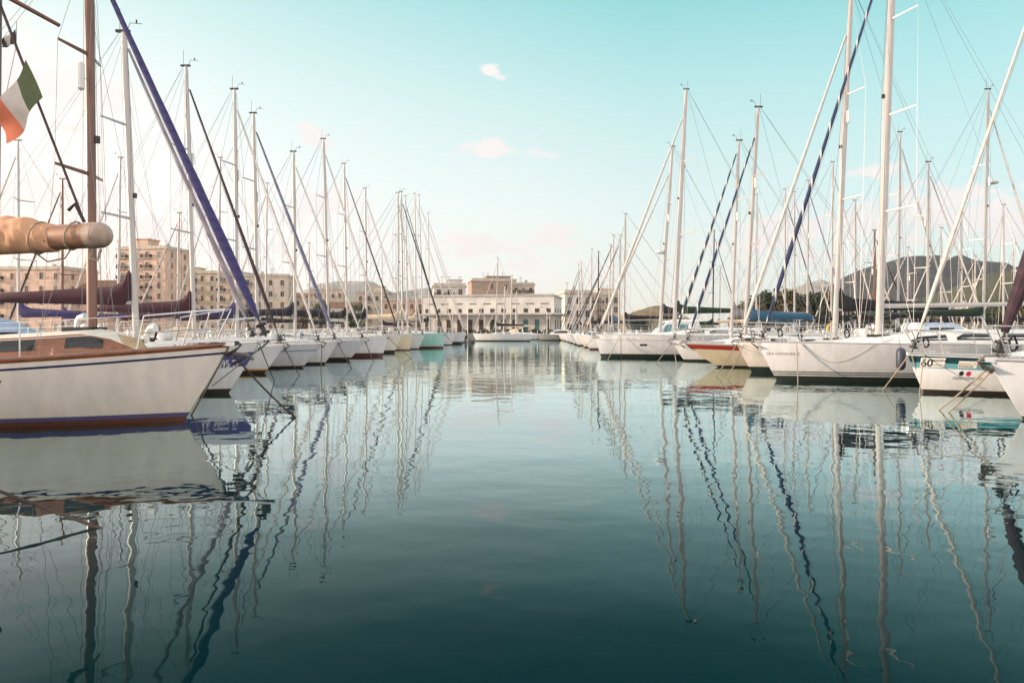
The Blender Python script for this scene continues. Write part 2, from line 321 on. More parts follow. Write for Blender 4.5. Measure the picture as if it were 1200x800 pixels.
def yacht(label, D, d, L=11, B=3.3, bow=None, fb=1.2, fm=.95, fs=.9, rake=.6, trans=.3, ws=.72, p=2.1, flare=.5,
          side=WHITE, low=((.08, NAVY),), top=(), deck=DECK, mast=None, mtop=None, spar=ALU, mr=.085, nspread=2,
          furl='pale', fr=.065, ft=.95, fbot=None, boom_z=None, boom_len=None, cover='navy', cabin=(.30, .33), cab_m=None, win=True, hood=None,
          rail=None, lvl=1, yaw=0.0, group=None, radar=0, name='sailing_yacht', classic=False, bimini=None, anchor=True, chain=True, spread_len=.9, jibend=None, tall=None):
    mx_w = X(mast, D); tx_w = X(mtop[0], D); mh = Z(mtop[1], D)
    if bow is None: bow_w = mx_w + d * (.36 * L)
    else: bow_w = X(bow, D)
    root = empty(name, (bow_w - d * L / 2, D, 0), (0 if d > 0 else math.pi) + R(yaw), label, 'sailboat', group)
    rx = root.location.x
    def lx(w): return d * (w - rx)
    H = Hull(L, B, fb, fm, fs, rake, trans, ws, p, flare)
    # ---- hull shell
    lev = [('a', -.45), ('a', -.15)]; ms = [low[0][1]]
    prev = -.15
    for z, m in low: lev.append(('a', z)); ms.append(m)
    nlow = len(lev)
    t0 = sorted(top, key=lambda q: -q[0])            # (offset below sheer, material from there up to the next)
    first = t0[0][0] if t0 else .02
    for k in range(1, 5): lev.append(('f', k / 5)); ms.append(side)
    lev.append(('s', first)); ms.append(side)
    for i, (off, m) in enumerate(t0):
        nxt = t0[i + 1][0] if i + 1 < len(t0) else 0.0
        lev.append(('s', nxt)); ms.append(m)
    if not t0: lev.append(('s', 0)); ms.append(side)
    allm = []
    for m in ms:
        if m not in allm: allm.append(m)
    zl = low[-1][0]
    def zat(l, t):
        k, q = l; sh = H.sheer(t)
        if k == 'a': return q
        if k == 's': return sh - q
        return zl + (sh - first - zl) * q
    nst = 25 if lvl else 17
    ts = [1 - (1 - i / (nst - 1)) ** 1.35 for i in range(nst)]
    b = MB()
    for sd in (-1, 1):
        rows = [[H.pt(t, zat(l, t), sd) for l in lev] for t in ts]
        b.grid(rows if sd > 0 else rows[::-1], mrow=[allm.index(m) for m in ms])
    for t in (0, 1):                                    # transom and stem plate
        for k in range(len(lev) - 1):
            z0, z1 = zat(lev[k], t), zat(lev[k + 1], t)
            q = [H.pt(t, z0, -1), H.pt(t, z0, 1), H.pt(t, z1, 1), H.pt(t, z1, -1)]
            b.face(q if t == 0 else q[::-1], allm.index(ms[k]))
    hull = b.build('hull', allm, root, angle=50)
    # ---- deck with toe rail
    b = MB()
    rows = []
    for i in range(nst):
        t = ts[i]; z = H.sheer(t) - .012; xs, xb = H.ends(z); x = xs + (xb - xs) * t; w = max(.005, H.hb(t) - .012)
        rows.append([(x - (.01 if i == nst - 1 else 0), w * f, z + .05 * (1 - f * f) * min(1, w)) for f in (-1, -.6, 0, .6, 1)])
    b.grid(rows); b.build('deck', deck, root)
    b = MB()
    for sd in (-1, 1):
        b.tube([(lambda q: (q[0], q[1] * .985, q[2] + .02))(H.pt(t, H.sheer(t), sd)) for t in ts], .032 if rail else .022, 5)
    b.build('toe_rail', rail or (STEEL if lvl else DECK), root)
    def dz(x): z, w, t = H.sheer_x(x); return z + .03, w
    # ---- coachroof
    mx = lx(mx_w); cl, ch = cabin
    if ch > 0:
        xf = min(mx + .11 * L, L / 2 - .16 * L); xa = -L * .5 + L * .30
        xs_ = [xa + (xf - xa) * i / 12 for i in range(13)]
        def prof(x):
            u = (xf - x) / (xf - xa)
            h = ch * min(1, (u / (.14 if classic else .55))) ** .75 if u > 0 else 0
            z, w = dz(x); w2 = w * (.62 if not classic else .55) * (1 if u > .12 else .55 + .45 * u / .12)
            return z - .02, w2, max(.012, h)
        rows = []
        for x in xs_:
            z, w, h = prof(x)
            rows.append([(x, -w, z - .06), (x, -w * .97, z + h * .5), (x, -w * .88, z + h * .92), (x, -w * .6, z + h * 1.08), (x, 0, z + h * 1.14),
                         (x, w * .6, z + h * 1.08), (x, w * .88, z + h * .92), (x, w * .97, z + h * .5), (x, w, z - .06)])
        b = MB(); cm = cab_m or deck
        b.grid(rows, mrow=[1 if (cab_m and k in (0, 1, 6, 7)) else 0 for k in range(8)], cap=True)
        roof = b.build('coachroof', [deck, cm] if cab_m else deck, root, angle=30)
        if win and lvl:
            for sd in (-1, 1):
                nwin = 4 if classic else (2 if L < 12.4 else 3)
                for k in range(nwin):
                    a0 = .30 if not classic else .1; u0 = a0 + (.93 - a0) * k / nwin; u1 = a0 + (.93 - a0) * (k + (.78 if not classic else .55)) / nwin
                    q = []
                    for u in [u0 + (u1 - u0) * j / 4 for j in range(5)]:
                        x = xf + (xa - xf) * u; z, w, h = prof(x); tp = .42 + .4 * min(1, (u - u0) / (u1 - u0) * 3 + .35) if not classic else .8
                        def yy(f): return (w * (1 - .06 * f) if f < .5 else w * (.97 - .09 * (f - .5) / .42)) + .006
                        q.append([(x, sd * yy(f), z + h * f) for f in (.34, (.34 + tp) / 2, tp)])
                    b = MB(); b.grid(q); b.build('window', GLASS, roof, smooth=False)
        if lvl == 2:
            for u in (.22, .55):
                x = xf + (xa - xf) * u; z, w, h = prof(x); b = MB(); b.box(x - .25, x + .25, -.25, .25, z + h * 1.0, z + h * 1.14 + .05); b.build('hatch', GLASS, roof)
    else:
        def prof(x): z, w = dz(x); return z, w * .5, .02
        xa = -L * .2
    # ---- cockpit coamings, wheel, hood
    xc0, xc1 = -L / 2 + .06 * L, xa
    for sd in (-1, 1):
        pts = [(x, sd * dz(x)[1] * .66, dz(x)[0] + .10) for x in (xc0, (xc0 + xc1) / 2, xc1)]
        b = MB(); b.tube(pts, [.09, .12, .15], 6); b.build('cockpit_coaming', deck, root)
    if lvl:
        x = xc0 + .9; z = dz(x)[0]; b = MB()
        b.tube([(x + .2, 0, z - .1), (x + .2, 0, z + .72)], .07, 6)
        b.tube([(x, .48 * math.cos(k * math.pi / 8), z + .62 + .48 * math.sin(k * math.pi / 8)) for k in range(17)], .018, 4)
        b.tube([(x, -.48, z + .62), (x, .48, z + .62)], .012, 4); b.tube([(x, 0, z + .16), (x, 0, z + 1.08)], .012, 4); b.tube([(x, 0, z + .62), (x + .2, 0, z + .62)], .03, 5)
        b.build('steering_wheel', STEEL, root)
    if hood:
        z, w = dz(xa); w *= .66; h0 = ch; rows = []
        for (xx, hh, ww) in ((xa + 1.0, h0 * 1.1, w * .86), (xa + .55, h0 + .38, w * .92), (xa + .05, h0 + .56, w * .97), (xa - .55, h0 + .54, w)):
            rows.append([(xx - .25 * abs(math.cos(a)) ** 3, -ww * math.cos(a) * (1 if abs(math.cos(a)) < .9 else 1), z - .03 + (hh) * max(0, math.sin(a)) ** .6) for a in [math.pi * j / 10 for j in range(11)]])
        b = MB(); b.grid(rows); hd = b.build('spray_hood', CV[hood], root)
        b = MB(); b.tube([Vector(q) * 1.0 for q in rows[-1]], .018, 4); b.build('hood_frame', STEEL, hd)
    if bimini:
        z, w = dz(xc0 + 1.2); rows = []
        for xx in (xc0 + .2, xc0 + .9, xc0 + 1.7, xc0 + 2.4):
            rows.append([(xx, w * f, z + 1.55 + .22 * (1 - f * f) - .1 * ((xx - xc0 - 1.3) / 1.2) ** 2) for f in (-.9, -.5, 0, .5, .9)])
        b = MB(); b.grid(rows); b.grid([[(q[0], q[1], q[2] - .03) for q in r] for r in rows])
        bm = b.build('sun_awning', CV[bimini], root)
        b = MB()
        for xx in (xc0 + .3, xc0 + 2.3):
            b.tube([(xc0 + 1.3, -w * .9, z), (xx, -w * .9, z + 1.47), (xx, 0, z + 1.66), (xx, w * .9, z + 1.47), (xc0 + 1.3, w * .9, z)], .014, 4)
        b.build('awning_frame', STEEL, bm)
    # ---- mast
    z0 = dz(mx)[0] + (prof(mx)[2] if ch > 0 else 0) - .04
    tx = lx(tx_w)
    if tall: mh, tx = tall
    def mp(f): return Vector((mx + (tx - mx) * f, 0, z0 + (mh - z0) * f))
    b = MB(); b.tube([mp(0), mp(.5), mp(.85), mp(1)], [mr, mr, mr * .93, mr * .72], 10, squash=.72)
    b.tube([mp(0) - Vector((0, 0, .02)), mp(.012)], mr * 1.35, 8)
    m_o = b.build('mast', spar, root)
    T = mp(1); b = MB()
    b.box(T.x - .20, T.x + .16, -.04, .04, T.z, T.z + .06)
    b.tube([T + Vector((-.1, 0, .05)), T + Vector((-.1, 0, .62))], .008, 4)
    b.tube([T + Vector((.1, 0, .05)), T + Vector((.16, 0, .24)), T + Vector((.42, .1, .26))], .009, 4)
    b.tube([T + Vector((.30, .05, .26)), T + Vector((.30, .05, .34))], .025, 4)
    b.build('masthead_fitting', DRUM if lvl else WIRE, m_o)
    sp = {1: (.60,), 2: (.40, .70), 3: (.30, .53, .76)}[nspread]
    spl = spread_len * B / 3.3; swp = .20 if classic else .42 * spl
    for f in sp:
        c = mp(f)
        for sd in (-1, 1):
            b = MB(); b.tube([c, c + Vector((-swp * (1.1 - .35 * f), sd * spl * (1.1 - .35 * f), .04))], [.042, .026], 6, squash=.5); b.build('spreader', ALUG if spar is ALU else spar, m_o)
    if radar:
        c = mp(radar); fwd = Vector((mr + .28, 0, 0))
        b = MB(); b.tube([c, c + fwd], .04, 5); rows = [[(c.x + fwd.x + r_ * math.cos(2 * math.pi * k / 14), r_ * math.sin(2 * math.pi * k / 14), c.z + q) for k in range(14)] for r_, q in ((.16, 0), (.28, .04), (.30, .12), (.24, .2), (.1, .24))]
        b.grid(rows, closed=True, cap=True); b.build('radar_dome', DECK, m_o)
    # ---- boom and stowed mainsail
    if boom_z:
        gz = boom_z; fg = (gz - z0) / (mh - z0); g = mp(fg); bl = boom_len or .38 * L
        e = Vector((g.x - bl, 0, gz + .08))
        b = MB(); b.tube([g - Vector((mr * .8, 0, 0)), e], [.075, .065], 8); bo = b.build('boom', spar, root)
        if cover:
            rows = []; cvs = .62 + .3 * ((D * 7.3) % 1)
            for u, h, w in ((-.01, .95, .10), (.02, .9, .13), (.07, .62, .15), (.16, .46, .16), (.4, .36, .15), (.7, .26, .13), (.93, .18, .11), (.99, .1, .07)):
                c = g.lerp(e, u) + Vector((-mr * 1.25 if u < .03 else 0, 0, 0)); wob = .02 * math.sin(u * 23)
                h = h * cvs; rows.append([(c.x, w * math.cos(a), c.z - .09 + (h + .1 + wob) * (.5 + .5 * math.sin(a))) for a in [2 * math.pi * k / 12 for k in range(12)]])
            b = MB(); b.grid(rows, closed=True, cap=True); b.build('sail_cover', CV[cover], bo)
    # ---- furled headsail on the forestay
    sh = H.sheer(1)
    tip = Vector((L / 2 - .10, 0, sh + .05)) if jibend is None else Vector(jibend)
    top_p = mp(ft)
    b = MB()
    if furl:
        dv = (top_p - tip); ln = dv.length; dv.normalize()
        f0 = .55 if fbot is None else fbot; l1 = ln * .965
        pr = []; nn = 16
        for k in range(nn + 1):
            u = k / nn; pr.append(((0, 0, f0 + (l1 - f0) * u), fr * (.42 + .58 * min(1, u * 9)) * (1 - .62 * max(0, u - .15) / .85) * (1 + .06 * math.sin(k * 2.3))))
        b.tube([q[0] for q in pr], [q[1] for q in pr], 9)
        fo = b.build('furled_jib', FM[furl], root); fo.location = tip; fo.rotation_mode = 'QUATERNION'; fo.rotation_quaternion = dv.to_track_quat('Z', 'Y')
        b = MB(); b.tube([(0, 0, .12), (0, 0, .16), (0, 0, .17), (0, 0, .27), (0, 0, .28), (0, 0, .32)], [.10, .10, .05, .05, .10, .10], 10); b.tube([(0, 0, -.04), (0, 0, .6)], .018, 5)
        b.build('furler_drum', DRUM, fo)
    # ---- standing and running rigging
    b = MB(); wr = .0045 if D < 25 else (.007 if D < 40 else .009)
    zc, wc = dz(mx - .25)
    for sd in (-1, 1):
        tips = [mp(f) + Vector((-swp * (1.1 - .35 * f), sd * spl * (1.1 - .35 * f), .04)) for f in sp]
        b.tube([(mx - .2, sd * wc * .92, zc)] + tips + [mp(.985)], wr, 3, cap=False)
        b.tube([(mx - .35, sd * wc * .9, zc), mp(sp[0])], wr, 3, cap=False)
        b.tube([(-L / 2 + .25, sd * .5 * B * ws * .8, H.sheer(0)), (T.x * .35 - L / 2 * .65, 0, .35 * mh + .65 * 1), T] if False else [(-L / 2 + .25, sd * .3, H.sheer(0)), T - Vector((.1, 0, 0))], wr, 3, cap=False)
    b.tube([tip + Vector((-.15, 0, 0)), mp(ft * .99)], wr, 3, cap=False)
    if lvl:
        b.tube([mp(.04) + Vector((.12, .10, 0)), mp(.97) + Vector((.05, .04, 0))], wr, 3, cap=False)
        b.tube([mp(.03) + Vector((.9, .5, -.1)), mp(.8) + Vector((.04, 0, 0))], wr, 3, cap=False)
        b.tube([mp(.05) + Vector((-.10, -.12, 0)), mp(.95) + Vector((-.06, -.04, 0))], wr, 3, cap=False)
        if boom_z: b.tube([e, mp(.99) - Vector((.08, 0, 0))], wr, 3, cap=False)
    b.build('rigging', WIRE, root)
    # ---- pulpit, pushpit, lifelines
    if lvl or D < 80:
        b = MB(); rt = .014 if D < 40 else .02
        xb = L / 2 - .02; ph = .58
        a1 = L / 2 - .14 * L; z1, w1 = dz(a1); z2, w2 = dz((a1 + xb) / 2)
        f1 = Vector((xb + .06, 0, sh + ph + .05))
        for sd in (-1, 1):
            k1 = Vector((a1, sd * w1 * .93, z1)); k2 = Vector(((a1 + xb) / 2, sd * w2 * .9, z2))
            t1 = k1 + Vector((.12, 0, ph)); t2 = k2 + Vector((.16, -sd * .02, ph + .03))
            b.tube([k1, t1, t2, f1 + Vector((-.05, sd * .14, 0)), f1], rt, 5); b.tube([k2, t2], rt, 5)
            b.tube([(xb - .28, sd * .08, sh), f1 + Vector((-.05, sd * .14, 0))], rt, 5)
            b.tube([k1 + Vector((.06, 0, ph * .5)), k2 + Vector((.08, 0, ph * .5)), (xb - .14, sd * .11, sh + ph * .5)], rt * .8, 4)
        b.build('pulpit', STEEL, root)
        b = MB(); xs = -L / 2 + .12; zs, wss = dz(xs); zq, wq = dz(xs + 1.3)
        for sd in (-1, 1):
            b.tube([(xs + 1.3, sd * wq * .93, zq), (xs + 1.3, sd * wq * .93, zq + .6), (xs, sd * wss * .9, zs + .6), (xs, sd * wss * .35, zs + .6), (xs, sd * wss * .35, zs)], rt, 5)
            b.tube([(xs, sd * wss * .9, zs), (xs, sd * wss * .9, zs + .6)], rt, 5)
        b.build('pushpit', STEEL, root)
        if lvl:
            b = MB(); n = max(3, int(L / 2.1))
            for sd in (-1, 1):
                tops = []
                for k in range(n + 1):
                    x = xs + 1.3 + (a1 - xs - 1.3) * k / n; z, w = dz(x); tops.append((x, sd * w * .93, z))
                    if 0 < k < n: b.tube([(x, sd * w * .93, z), (x, sd * w * .93, z + .6)], .012, 5)
                for h in (.58, .3): b.tube([(q[0], q[1], q[2] + h) for q in tops], .0045 if D < 25 else .007, 3, cap=False)
            b.build('lifelines', STEEL, root)
    # ---- ground tackle on the stem
    if lvl and anchor:
        b = MB(); x = L / 2
        b.box(x - .40, x + .04, -.055, .055, sh + .0, sh + .035)
        for sd in (-1, 1): b.box(x - .08, x + .13, sd * .065 - .008, sd * .065 + .008, sh - .02, sh + .075)
        b.tube([(x + .1, -.06, sh + .03), (x + .1, .06, sh + .03)], .035, 7)
        br = b.build('bow_roller', STEEL, root)
        b = MB(); b.tube([(x - .35, 0, sh + .10), (x + .1, 0, sh + .09), (x + .22, 0, sh - .02)], [.02, .025, .03], 6)
        for sd in (-1, 1):
            b.face([(x + .24, 0, sh + .0), (x + .02, sd * .17, sh - .16), (x - .02, sd * .02, sh - .24)]); b.face([(x + .24, 0, sh + .0), (x - .02, sd * .02, sh - .24), (x + .02, sd * .17, sh - .16)])
            b.face([(x + .22, 0, sh - .03), (x + .02, sd * .17, sh - .17), (x + .10, 0, sh - .12)])
        b.build('anchor', ANCH, root)
    if lvl == 2:
        b = MB()
        for sd in (-1, 1):
            x = L / 2 - .8; z, w = dz(x); b.tube([(x - .12, sd * w * .6, z + .06), (x + .12, sd * w * .6, z + .06)], .016, 5)
            for q in (-.05, .05): b.tube([(x + q, sd * w * .6, z - .02), (x + q, sd * w * .6, z + .06)], .014, 5)
            for xx in (xa + .3, xa - .6):
                z, w = dz(xx); b.tube([(xx, sd * w * .66, z + .12), (xx, sd * w * .66, z + .3), (xx, sd * w * .66, z + .36)], [.07, .05, .065], 8)
        b.build('cleats_and_winches', STEEL, root)
    if D < 75:
        rm = random.Random(int(D * 13 + L)); c = mp(rm.uniform(.46, .58))
        b = MB(); b.tube([c + Vector((mr + .03, 0, -.06)), c + Vector((mr + .03, 0, .06))], .05, 6); b.build('steaming_light', DRUM, m_o)
        if rm.random() < .5:
            c = mp(rm.uniform(.6, .68)); sd = rm.choice((-1, 1)); b = MB(); b.tube([c + Vector((0, sd * .26, -.25)), c + Vector((0, sd * .26, -.22)), c + Vector((0, sd * .26, .22)), c + Vector((0, sd * .26, .25))], [.02, .06, .06, .02], 7); b.tube([c, c + Vector((0, sd * .26, 0))], .01, 3); b.build('radar_reflector', DECK, m_o)
        for k in range(2):
            a = mp(.985 - .1 * k) + Vector((.08, 0, 0)); q = mp(.03) + Vector((rm.uniform(-.5, .8), rm.choice((-1, 1)) * rm.uniform(.1, .5), .1)); bw = Vector((rm.uniform(-.15, .15), rm.uniform(-.1, .1), 0)); b = MB()
            b.tube([a.lerp(q, u / 10) + bw * math.sin(math.pi * u / 10) * 1.5 for u in range(11)], wr * .85, 3, cap=False); b.build('slack_halyard', WIRE if k else DROPE, m_o)
    # ---- small gear on deck
    if D < 70:
        rg = random.Random(int(D * 31 + L * 7))
        for k in range(2):
            x = mx + rg.uniform(-1.6, 1.2); z, w = dz(x); y = rg.choice((-1, 1)) * w * rg.uniform(.2, .5); z += .02 + (prof(x)[2] * 1.05 if ch > 0 and x < xf else 0)
            b = MB(); b.tube([(x, y, z), (x, y, z + .16), (x + .05, y, z + .24), (x + .16, y, z + .26)], [.05, .05, .065, .09], 8); b.build('cowl_vent', DECK if k else STEEL, root)
        if rg.random() < .75:
            sdd = rg.choice((-1, 1)); x = -L / 2 + .3; z, w = dz(x); b = MB(); c = Vector((x, sdd * w * .86, z + .40))
            b.tube([c + Vector((.27 * math.cos(a), 0, .30 * math.sin(a))) for a in [math.pi * (-.75 + 1.5 * j / 12) + math.pi / 2 for j in range(13)]], .075, 7); b.build('horseshoe_buoy', mat('buoy_' + rg.choice(('orange', 'white', 'yellow')), {'o': (.65, .16, .04), 'w': (.66, .64, .6), 'y': (.65, .45, .05)}[rg.choice('owy')], .6), root)
        for k in range(2):
            if rg.random() < .45: continue
            a1_ = L / 2 - .12 * L * (k + .6); z, w = dz(a1_); sdd = 1 if k else -1; c = Vector((a1_, sdd * w * .86, z + .30)); b = MB()
            b.tube([c + Vector((.08 * math.cos(a) + .02 * math.sin(3 * a), .02 * math.sin(2 * a), .15 * math.sin(a))) for a in [2 * math.pi * j / 16 * 3 for j in range(49)]], .016, 4); b.build('coiled_rope', (ROPE, DROPE, CV['white'], CV['blue'])[rg.randrange(4)], root)
        if ch > 0 and not classic and rg.random() < .6:
            x = mx - 1.1; z, w = dz(x); h = prof(x)[2]; b = MB(); b.tube([(x, -.38, z + h * 1.1 + .14), (x, -.36, z + h * 1.1 + .14), (x, .36, z + h * 1.1 + .14), (x, .38, z + h * 1.1 + .14)], [.12, .17, .17, .12], 10); b.build('life_raft', DECK, root)
    return dict(root=root, H=H, hull=hull, lx=lx, L=L, mp=mp, dz=dz, d=d, tip=tip, mx=mx, prof=prof, xa=xa)

def wpt(Bt, p):                       # local point of a yacht -> world
    r = Bt['root']; c, s = math.cos(r.rotation_euler.z), math.sin(r.rotation_euler.z)
    return Vector((r.location.x + c * p[0] - s * p[1], r.location.y + s * p[0] + c * p[1], p[2]))
def rope(a, b, label, r=.014, m=ROPE, sag=.04, n=8, group='mooring ropes running from the bows into the water'):
    a, b = Vector(a), Vector(b); q = MB()
    pts = [a.lerp(b, k / n) - Vector((0, 0, sag * math.sin(math.pi * k / n))) for k in range(n + 1)]
    q.tube(pts, r, 6)
    return tag(q.build('mooring_rope', m), label, 'rope', group)

def on_px(Bt, px, py, sd):
    """local (x, z) of the point of a hull side that stands behind a photo pixel"""
    H, r = Bt['H'], Bt['root']; D = r.location.y - H.B * .3
    for _ in range(12):
        x = Bt['lx'](X(px, D)); z = Z(py, D); D = r.location.y - H.b(H.t_of(x, z), z)
    return x, z
# ------------------------------------------------------------------ setting: water, quay, hills, haze
def water_mat():
    m = bpy.data.materials.new('harbour_water'); m.use_nodes = True; t = m.node_tree; b = t.nodes['Principled BSDF']
    t.nodes.remove(b); out = t.nodes['Material Output']
    df = t.nodes.new('ShaderNodeBsdfDiffuse'); df.inputs['Color'].default_value = (.0002, .015, .018, 1)
    gl = t.nodes.new('ShaderNodeBsdfGlossy'); gl.inputs['Roughness'].default_value = .012; gl.inputs['Color'].default_value = (.83, .97, .98, 1)
    fr = t.nodes.new('ShaderNodeFresnel'); fr.inputs['IOR'].default_value = 1.33
    fc = t.nodes.new('ShaderNodeValToRGB'); el_ = fc.color_ramp.elements; el_[0].position = 0; el_[0].color = (0, 0, 0, 1); el_[1].position = 1; el_[1].color = (1, 1, 1, 1)
    for p_, v_ in ((.06, .012), (.10, .038), (.18, .18), (.35, .60), (.58, .88)): e_ = el_.new(p_); e_.color = (v_, v_, v_, 1)
    t.links.new(fr.outputs[0], fc.inputs[0]); ms = t.nodes.new('ShaderNodeMixShader'); t.links.new(fc.outputs[0], ms.inputs[0])
    t.links.new(df.outputs[0], ms.inputs[1]); t.links.new(gl.outputs[0], ms.inputs[2]); t.links.new(ms.outputs[0], out.inputs['Surface'])
    tcn = t.nodes.new('ShaderNodeTexCoord')
    def noise(scale, stretch, detail=2.0, rough=.5, dist=0.0):
        mp = t.nodes.new('ShaderNodeMapping'); mp.inputs['Scale'].default_value = stretch; mp.inputs['Rotation'].default_value = (0, 0, .25)
        t.links.new(tcn.outputs['Object'], mp.inputs[0])
        n = t.nodes.new('ShaderNodeTexNoise'); n.inputs['Scale'].default_value = scale; n.inputs['Detail'].default_value = detail
        n.inputs['Roughness'].default_value = rough; n.inputs['Distortion'].default_value = dist
        t.links.new(mp.outputs[0], n.inputs['Vector']); return n.outputs[0]
    def M(op, x, y):
        n = t.nodes.new('ShaderNodeMath'); n.operation = op
        for i, q in enumerate((x, y)):
            if isinstance(q, (int, float)): n.inputs[i].default_value = q
            else: t.links.new(q, n.inputs[i])
        return n.outputs[0]
    h = M('MULTIPLY', noise(.35, (1, 1.3, 1), 2), .022)
    h = M('ADD', h, M('MULTIPLY', noise(1.35, (1, 1.2, 1), 2, .45), .0082))
    h = M('ADD', h, M('MULTIPLY', noise(4.2, (1, 1.1, 1), 1.5, .4), .0018))
    # cat's-paws: patches where the breeze roughens the surface
    p = noise(.06, (.5, 1.8, 1), 3); rp = t.nodes.new('ShaderNodeValToRGB'); rp.color_ramp.elements[0].position = .35; rp.color_ramp.elements[1].position = .72
    rp.color_ramp.elements[0].color = (.55, .55, .55, 1); t.links.new(p, rp.inputs[0])
    h = M('MULTIPLY', h, rp.outputs[0])
    bp = t.nodes.new('ShaderNodeBump'); bp.inputs['Strength'].default_value = 1; bp.inputs['Distance'].default_value = 1.0
    t.links.new(h, bp.inputs['Height']); t.links.new(bp.outputs[0], gl.inputs['Normal']); t.links.new(bp.outputs[0], fr.inputs['Normal'])
    return m
b = MB(); b.face([(-2600, -60, 0), (2600, -60, 0), (2600, 2900, 0), (-2600, 2900, 0)])
tag(b.build('water', water_mat(), smooth=False), kind='structure')

CONC = mat('quay_concrete', (.34, .31, .27), .9, var=.3, scale=.4, bump=.3, bscale=3)
b = MB(); YQ = 139
b.box(-48, 50, YQ, 2800, -2, 1.1); b.box(-2500, -48, -60, 2800, -2, 1.103); b.box(50, 2500, -60, 2800, -2, 1.106)
tag(b.build('quay', CONC, smooth=False), kind='structure')

ROCK = mat('hill_rock_and_scrub', (.036, .035, .036), 1.0, c2=(.007, .010, .016), scale=.05, detail=14, bump=.8, bscale=.05)
PALEH = mat('far_hill', (.34, .31, .28), 1.0, c2=(.26, .25, .23), scale=.01, detail=8)  # distance haze put into the pale colour of the far hills
GREENH = mat('near_green_hill', (.060, .058, .030), 1.0, c2=(.022, .030, .017), scale=.03, detail=9)
SCRUB = mat('dry_scrub_bank', (.20, .15, .085), 1.0, c2=(.075, .065, .035), scale=.12, detail=8)
from mathutils import noise as mnoise
def hill(name, D, depth, prof, m, rough=.05, nx=90, ny=26):
    """a ridge: profile points (photo column, photo row) give the skyline at distance D"""
    b = MB(); rows = []
    p0, p1 = prof[0][0], prof[-1][0]
    for j in range(ny + 1):
        v = j / ny * 2 - 1; row = []
        for i in range(nx + 1):
            px = p0 + (p1 - p0) * i / nx
            for (a, ya), (c, yc) in zip(prof, prof[1:]):
                if a <= px <= c: y = ya + (yc - ya) * (px - a) / max(1e-6, c - a); break
            h = max(0, Z(y, D)); x = X(px, D); yy = D + v * depth
            s = (1 - abs(v) ** 1.5)
            nz = mnoise.fractal(Vector((x / D * 9, yy / D * 9, 3.1 * len(prof))), .9, 2.1, 5)
            row.append((x, yy, h * s * (1 + rough * 3.2 * nz * (1 if abs(v) > .06 else .35)) + .6))
        rows.append(row)
    b.grid(rows); o = b.build(name, m, angle=180); return tag(o, kind='structure')
hill('mountain', 1500, 480, [(945, 388), (968, 352), (985, 332), (1008, 318), (1030, 309), (1052, 303), (1075, 298), (1092, 297), (1108, 301), (1122, 306), (1138, 311), (1150, 320), (1168, 334), (1200, 352), (1260, 388)], ROCK, .075, 200, 70)
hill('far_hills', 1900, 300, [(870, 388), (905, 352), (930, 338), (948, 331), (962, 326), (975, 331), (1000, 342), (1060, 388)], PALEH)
hill('hill', 900, 260, [(1090, 388), (1120, 352), (1140, 332), (1155, 322), (1172, 317), (1195, 318), (1230, 312), (1300, 322), (1400, 388)], GREENH)
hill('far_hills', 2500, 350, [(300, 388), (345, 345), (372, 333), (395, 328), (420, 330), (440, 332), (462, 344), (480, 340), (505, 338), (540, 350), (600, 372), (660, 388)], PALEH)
hill('hill', 330, 60, [(715, 388), (730, 372), (742, 365), (758, 362), (775, 364), (795, 372), (830, 388)], SCRUB, .10)

# even air between the camera and the hills
hz = bpy.data.materials.new('haze'); hz.use_nodes = True; t = hz.node_tree; t.nodes.clear()
o_ = t.nodes.new('ShaderNodeOutputMaterial'); pv = t.nodes.new('ShaderNodeVolumePrincipled')
pv.inputs['Color'].default_value = (.93, .93, .95, 1); pv.inputs['Density'].default_value = .00012; pv.inputs['Anisotropy'].default_value = .7
t.links.new(pv.outputs[0], o_.inputs['Volume'])
b = MB(); b.box(-2650, 2650, -70, 2950, -3, 265)
tag(b.build('haze', hz, smooth=False), kind='stuff')

# ------------------------------------------------------------------ buildings
PL_W = mat('white_plaster', (.60, .57, .53), .9, var=.22, scale=.5, detail=8); PL_O = mat('ochre_plaster', (.64, .45, .35), .9, var=.22, scale=.4, detail=8)
PL_C = mat('cream_plaster', (.60, .50, .41), .9, var=.22, scale=.4, detail=8); PL_P = mat('pinkish_plaster', (.38, .27, .21), .9, var=.2, scale=.4, detail=8)
PL_G = mat('grey_plaster', (.42, .40, .38), .9, var=.22, scale=.4, detail=8); TILE = mat('roof_tiles', (.28, .14, .08), .9, var=.35, scale=3, stretch=(6, 1, 1))
SHUT = mat('dark_shutter', (.045, .04, .035), .7, var=.3, scale=3); SHUTB = mat('brown_shutter', (.14, .075, .04), .7, var=.3, scale=3)
SHUTP = mat('pale_shutter', (.26, .25, .22), .8, var=.3, scale=4, stretch=(1, 1, 12)); CORN = mat('pale_stone_trim', (.50, .45, .38), .9, var=.2, scale=1); TEALD = mat('teal_door', (.03, .14, .16), .6, var=.3, scale=2); IRON = mat('dark_iron', (.03, .03, .03), .6)
def win_mesh(w, h, shut):
    b = MB()
    for (x0, x1, z0, z1) in ((-w / 2 - .12, w / 2 + .12, h, h + .14), (-w / 2 - .16, w / 2 + .16, -.14, 0), (-w / 2 - .12, -w / 2, 0, h), (w / 2, w / 2 + .12, 0, h)):
        b.box(x0, x1, -.10, .02, z0, z1, 1)
    b.box(-w / 2, w / 2, -.035, .02, 0, h, 0)
    b.box(-.03, .03, -.06, -.035, 0, h, 1)
    return b.build('window', [shut, CORN], None, smooth=False)
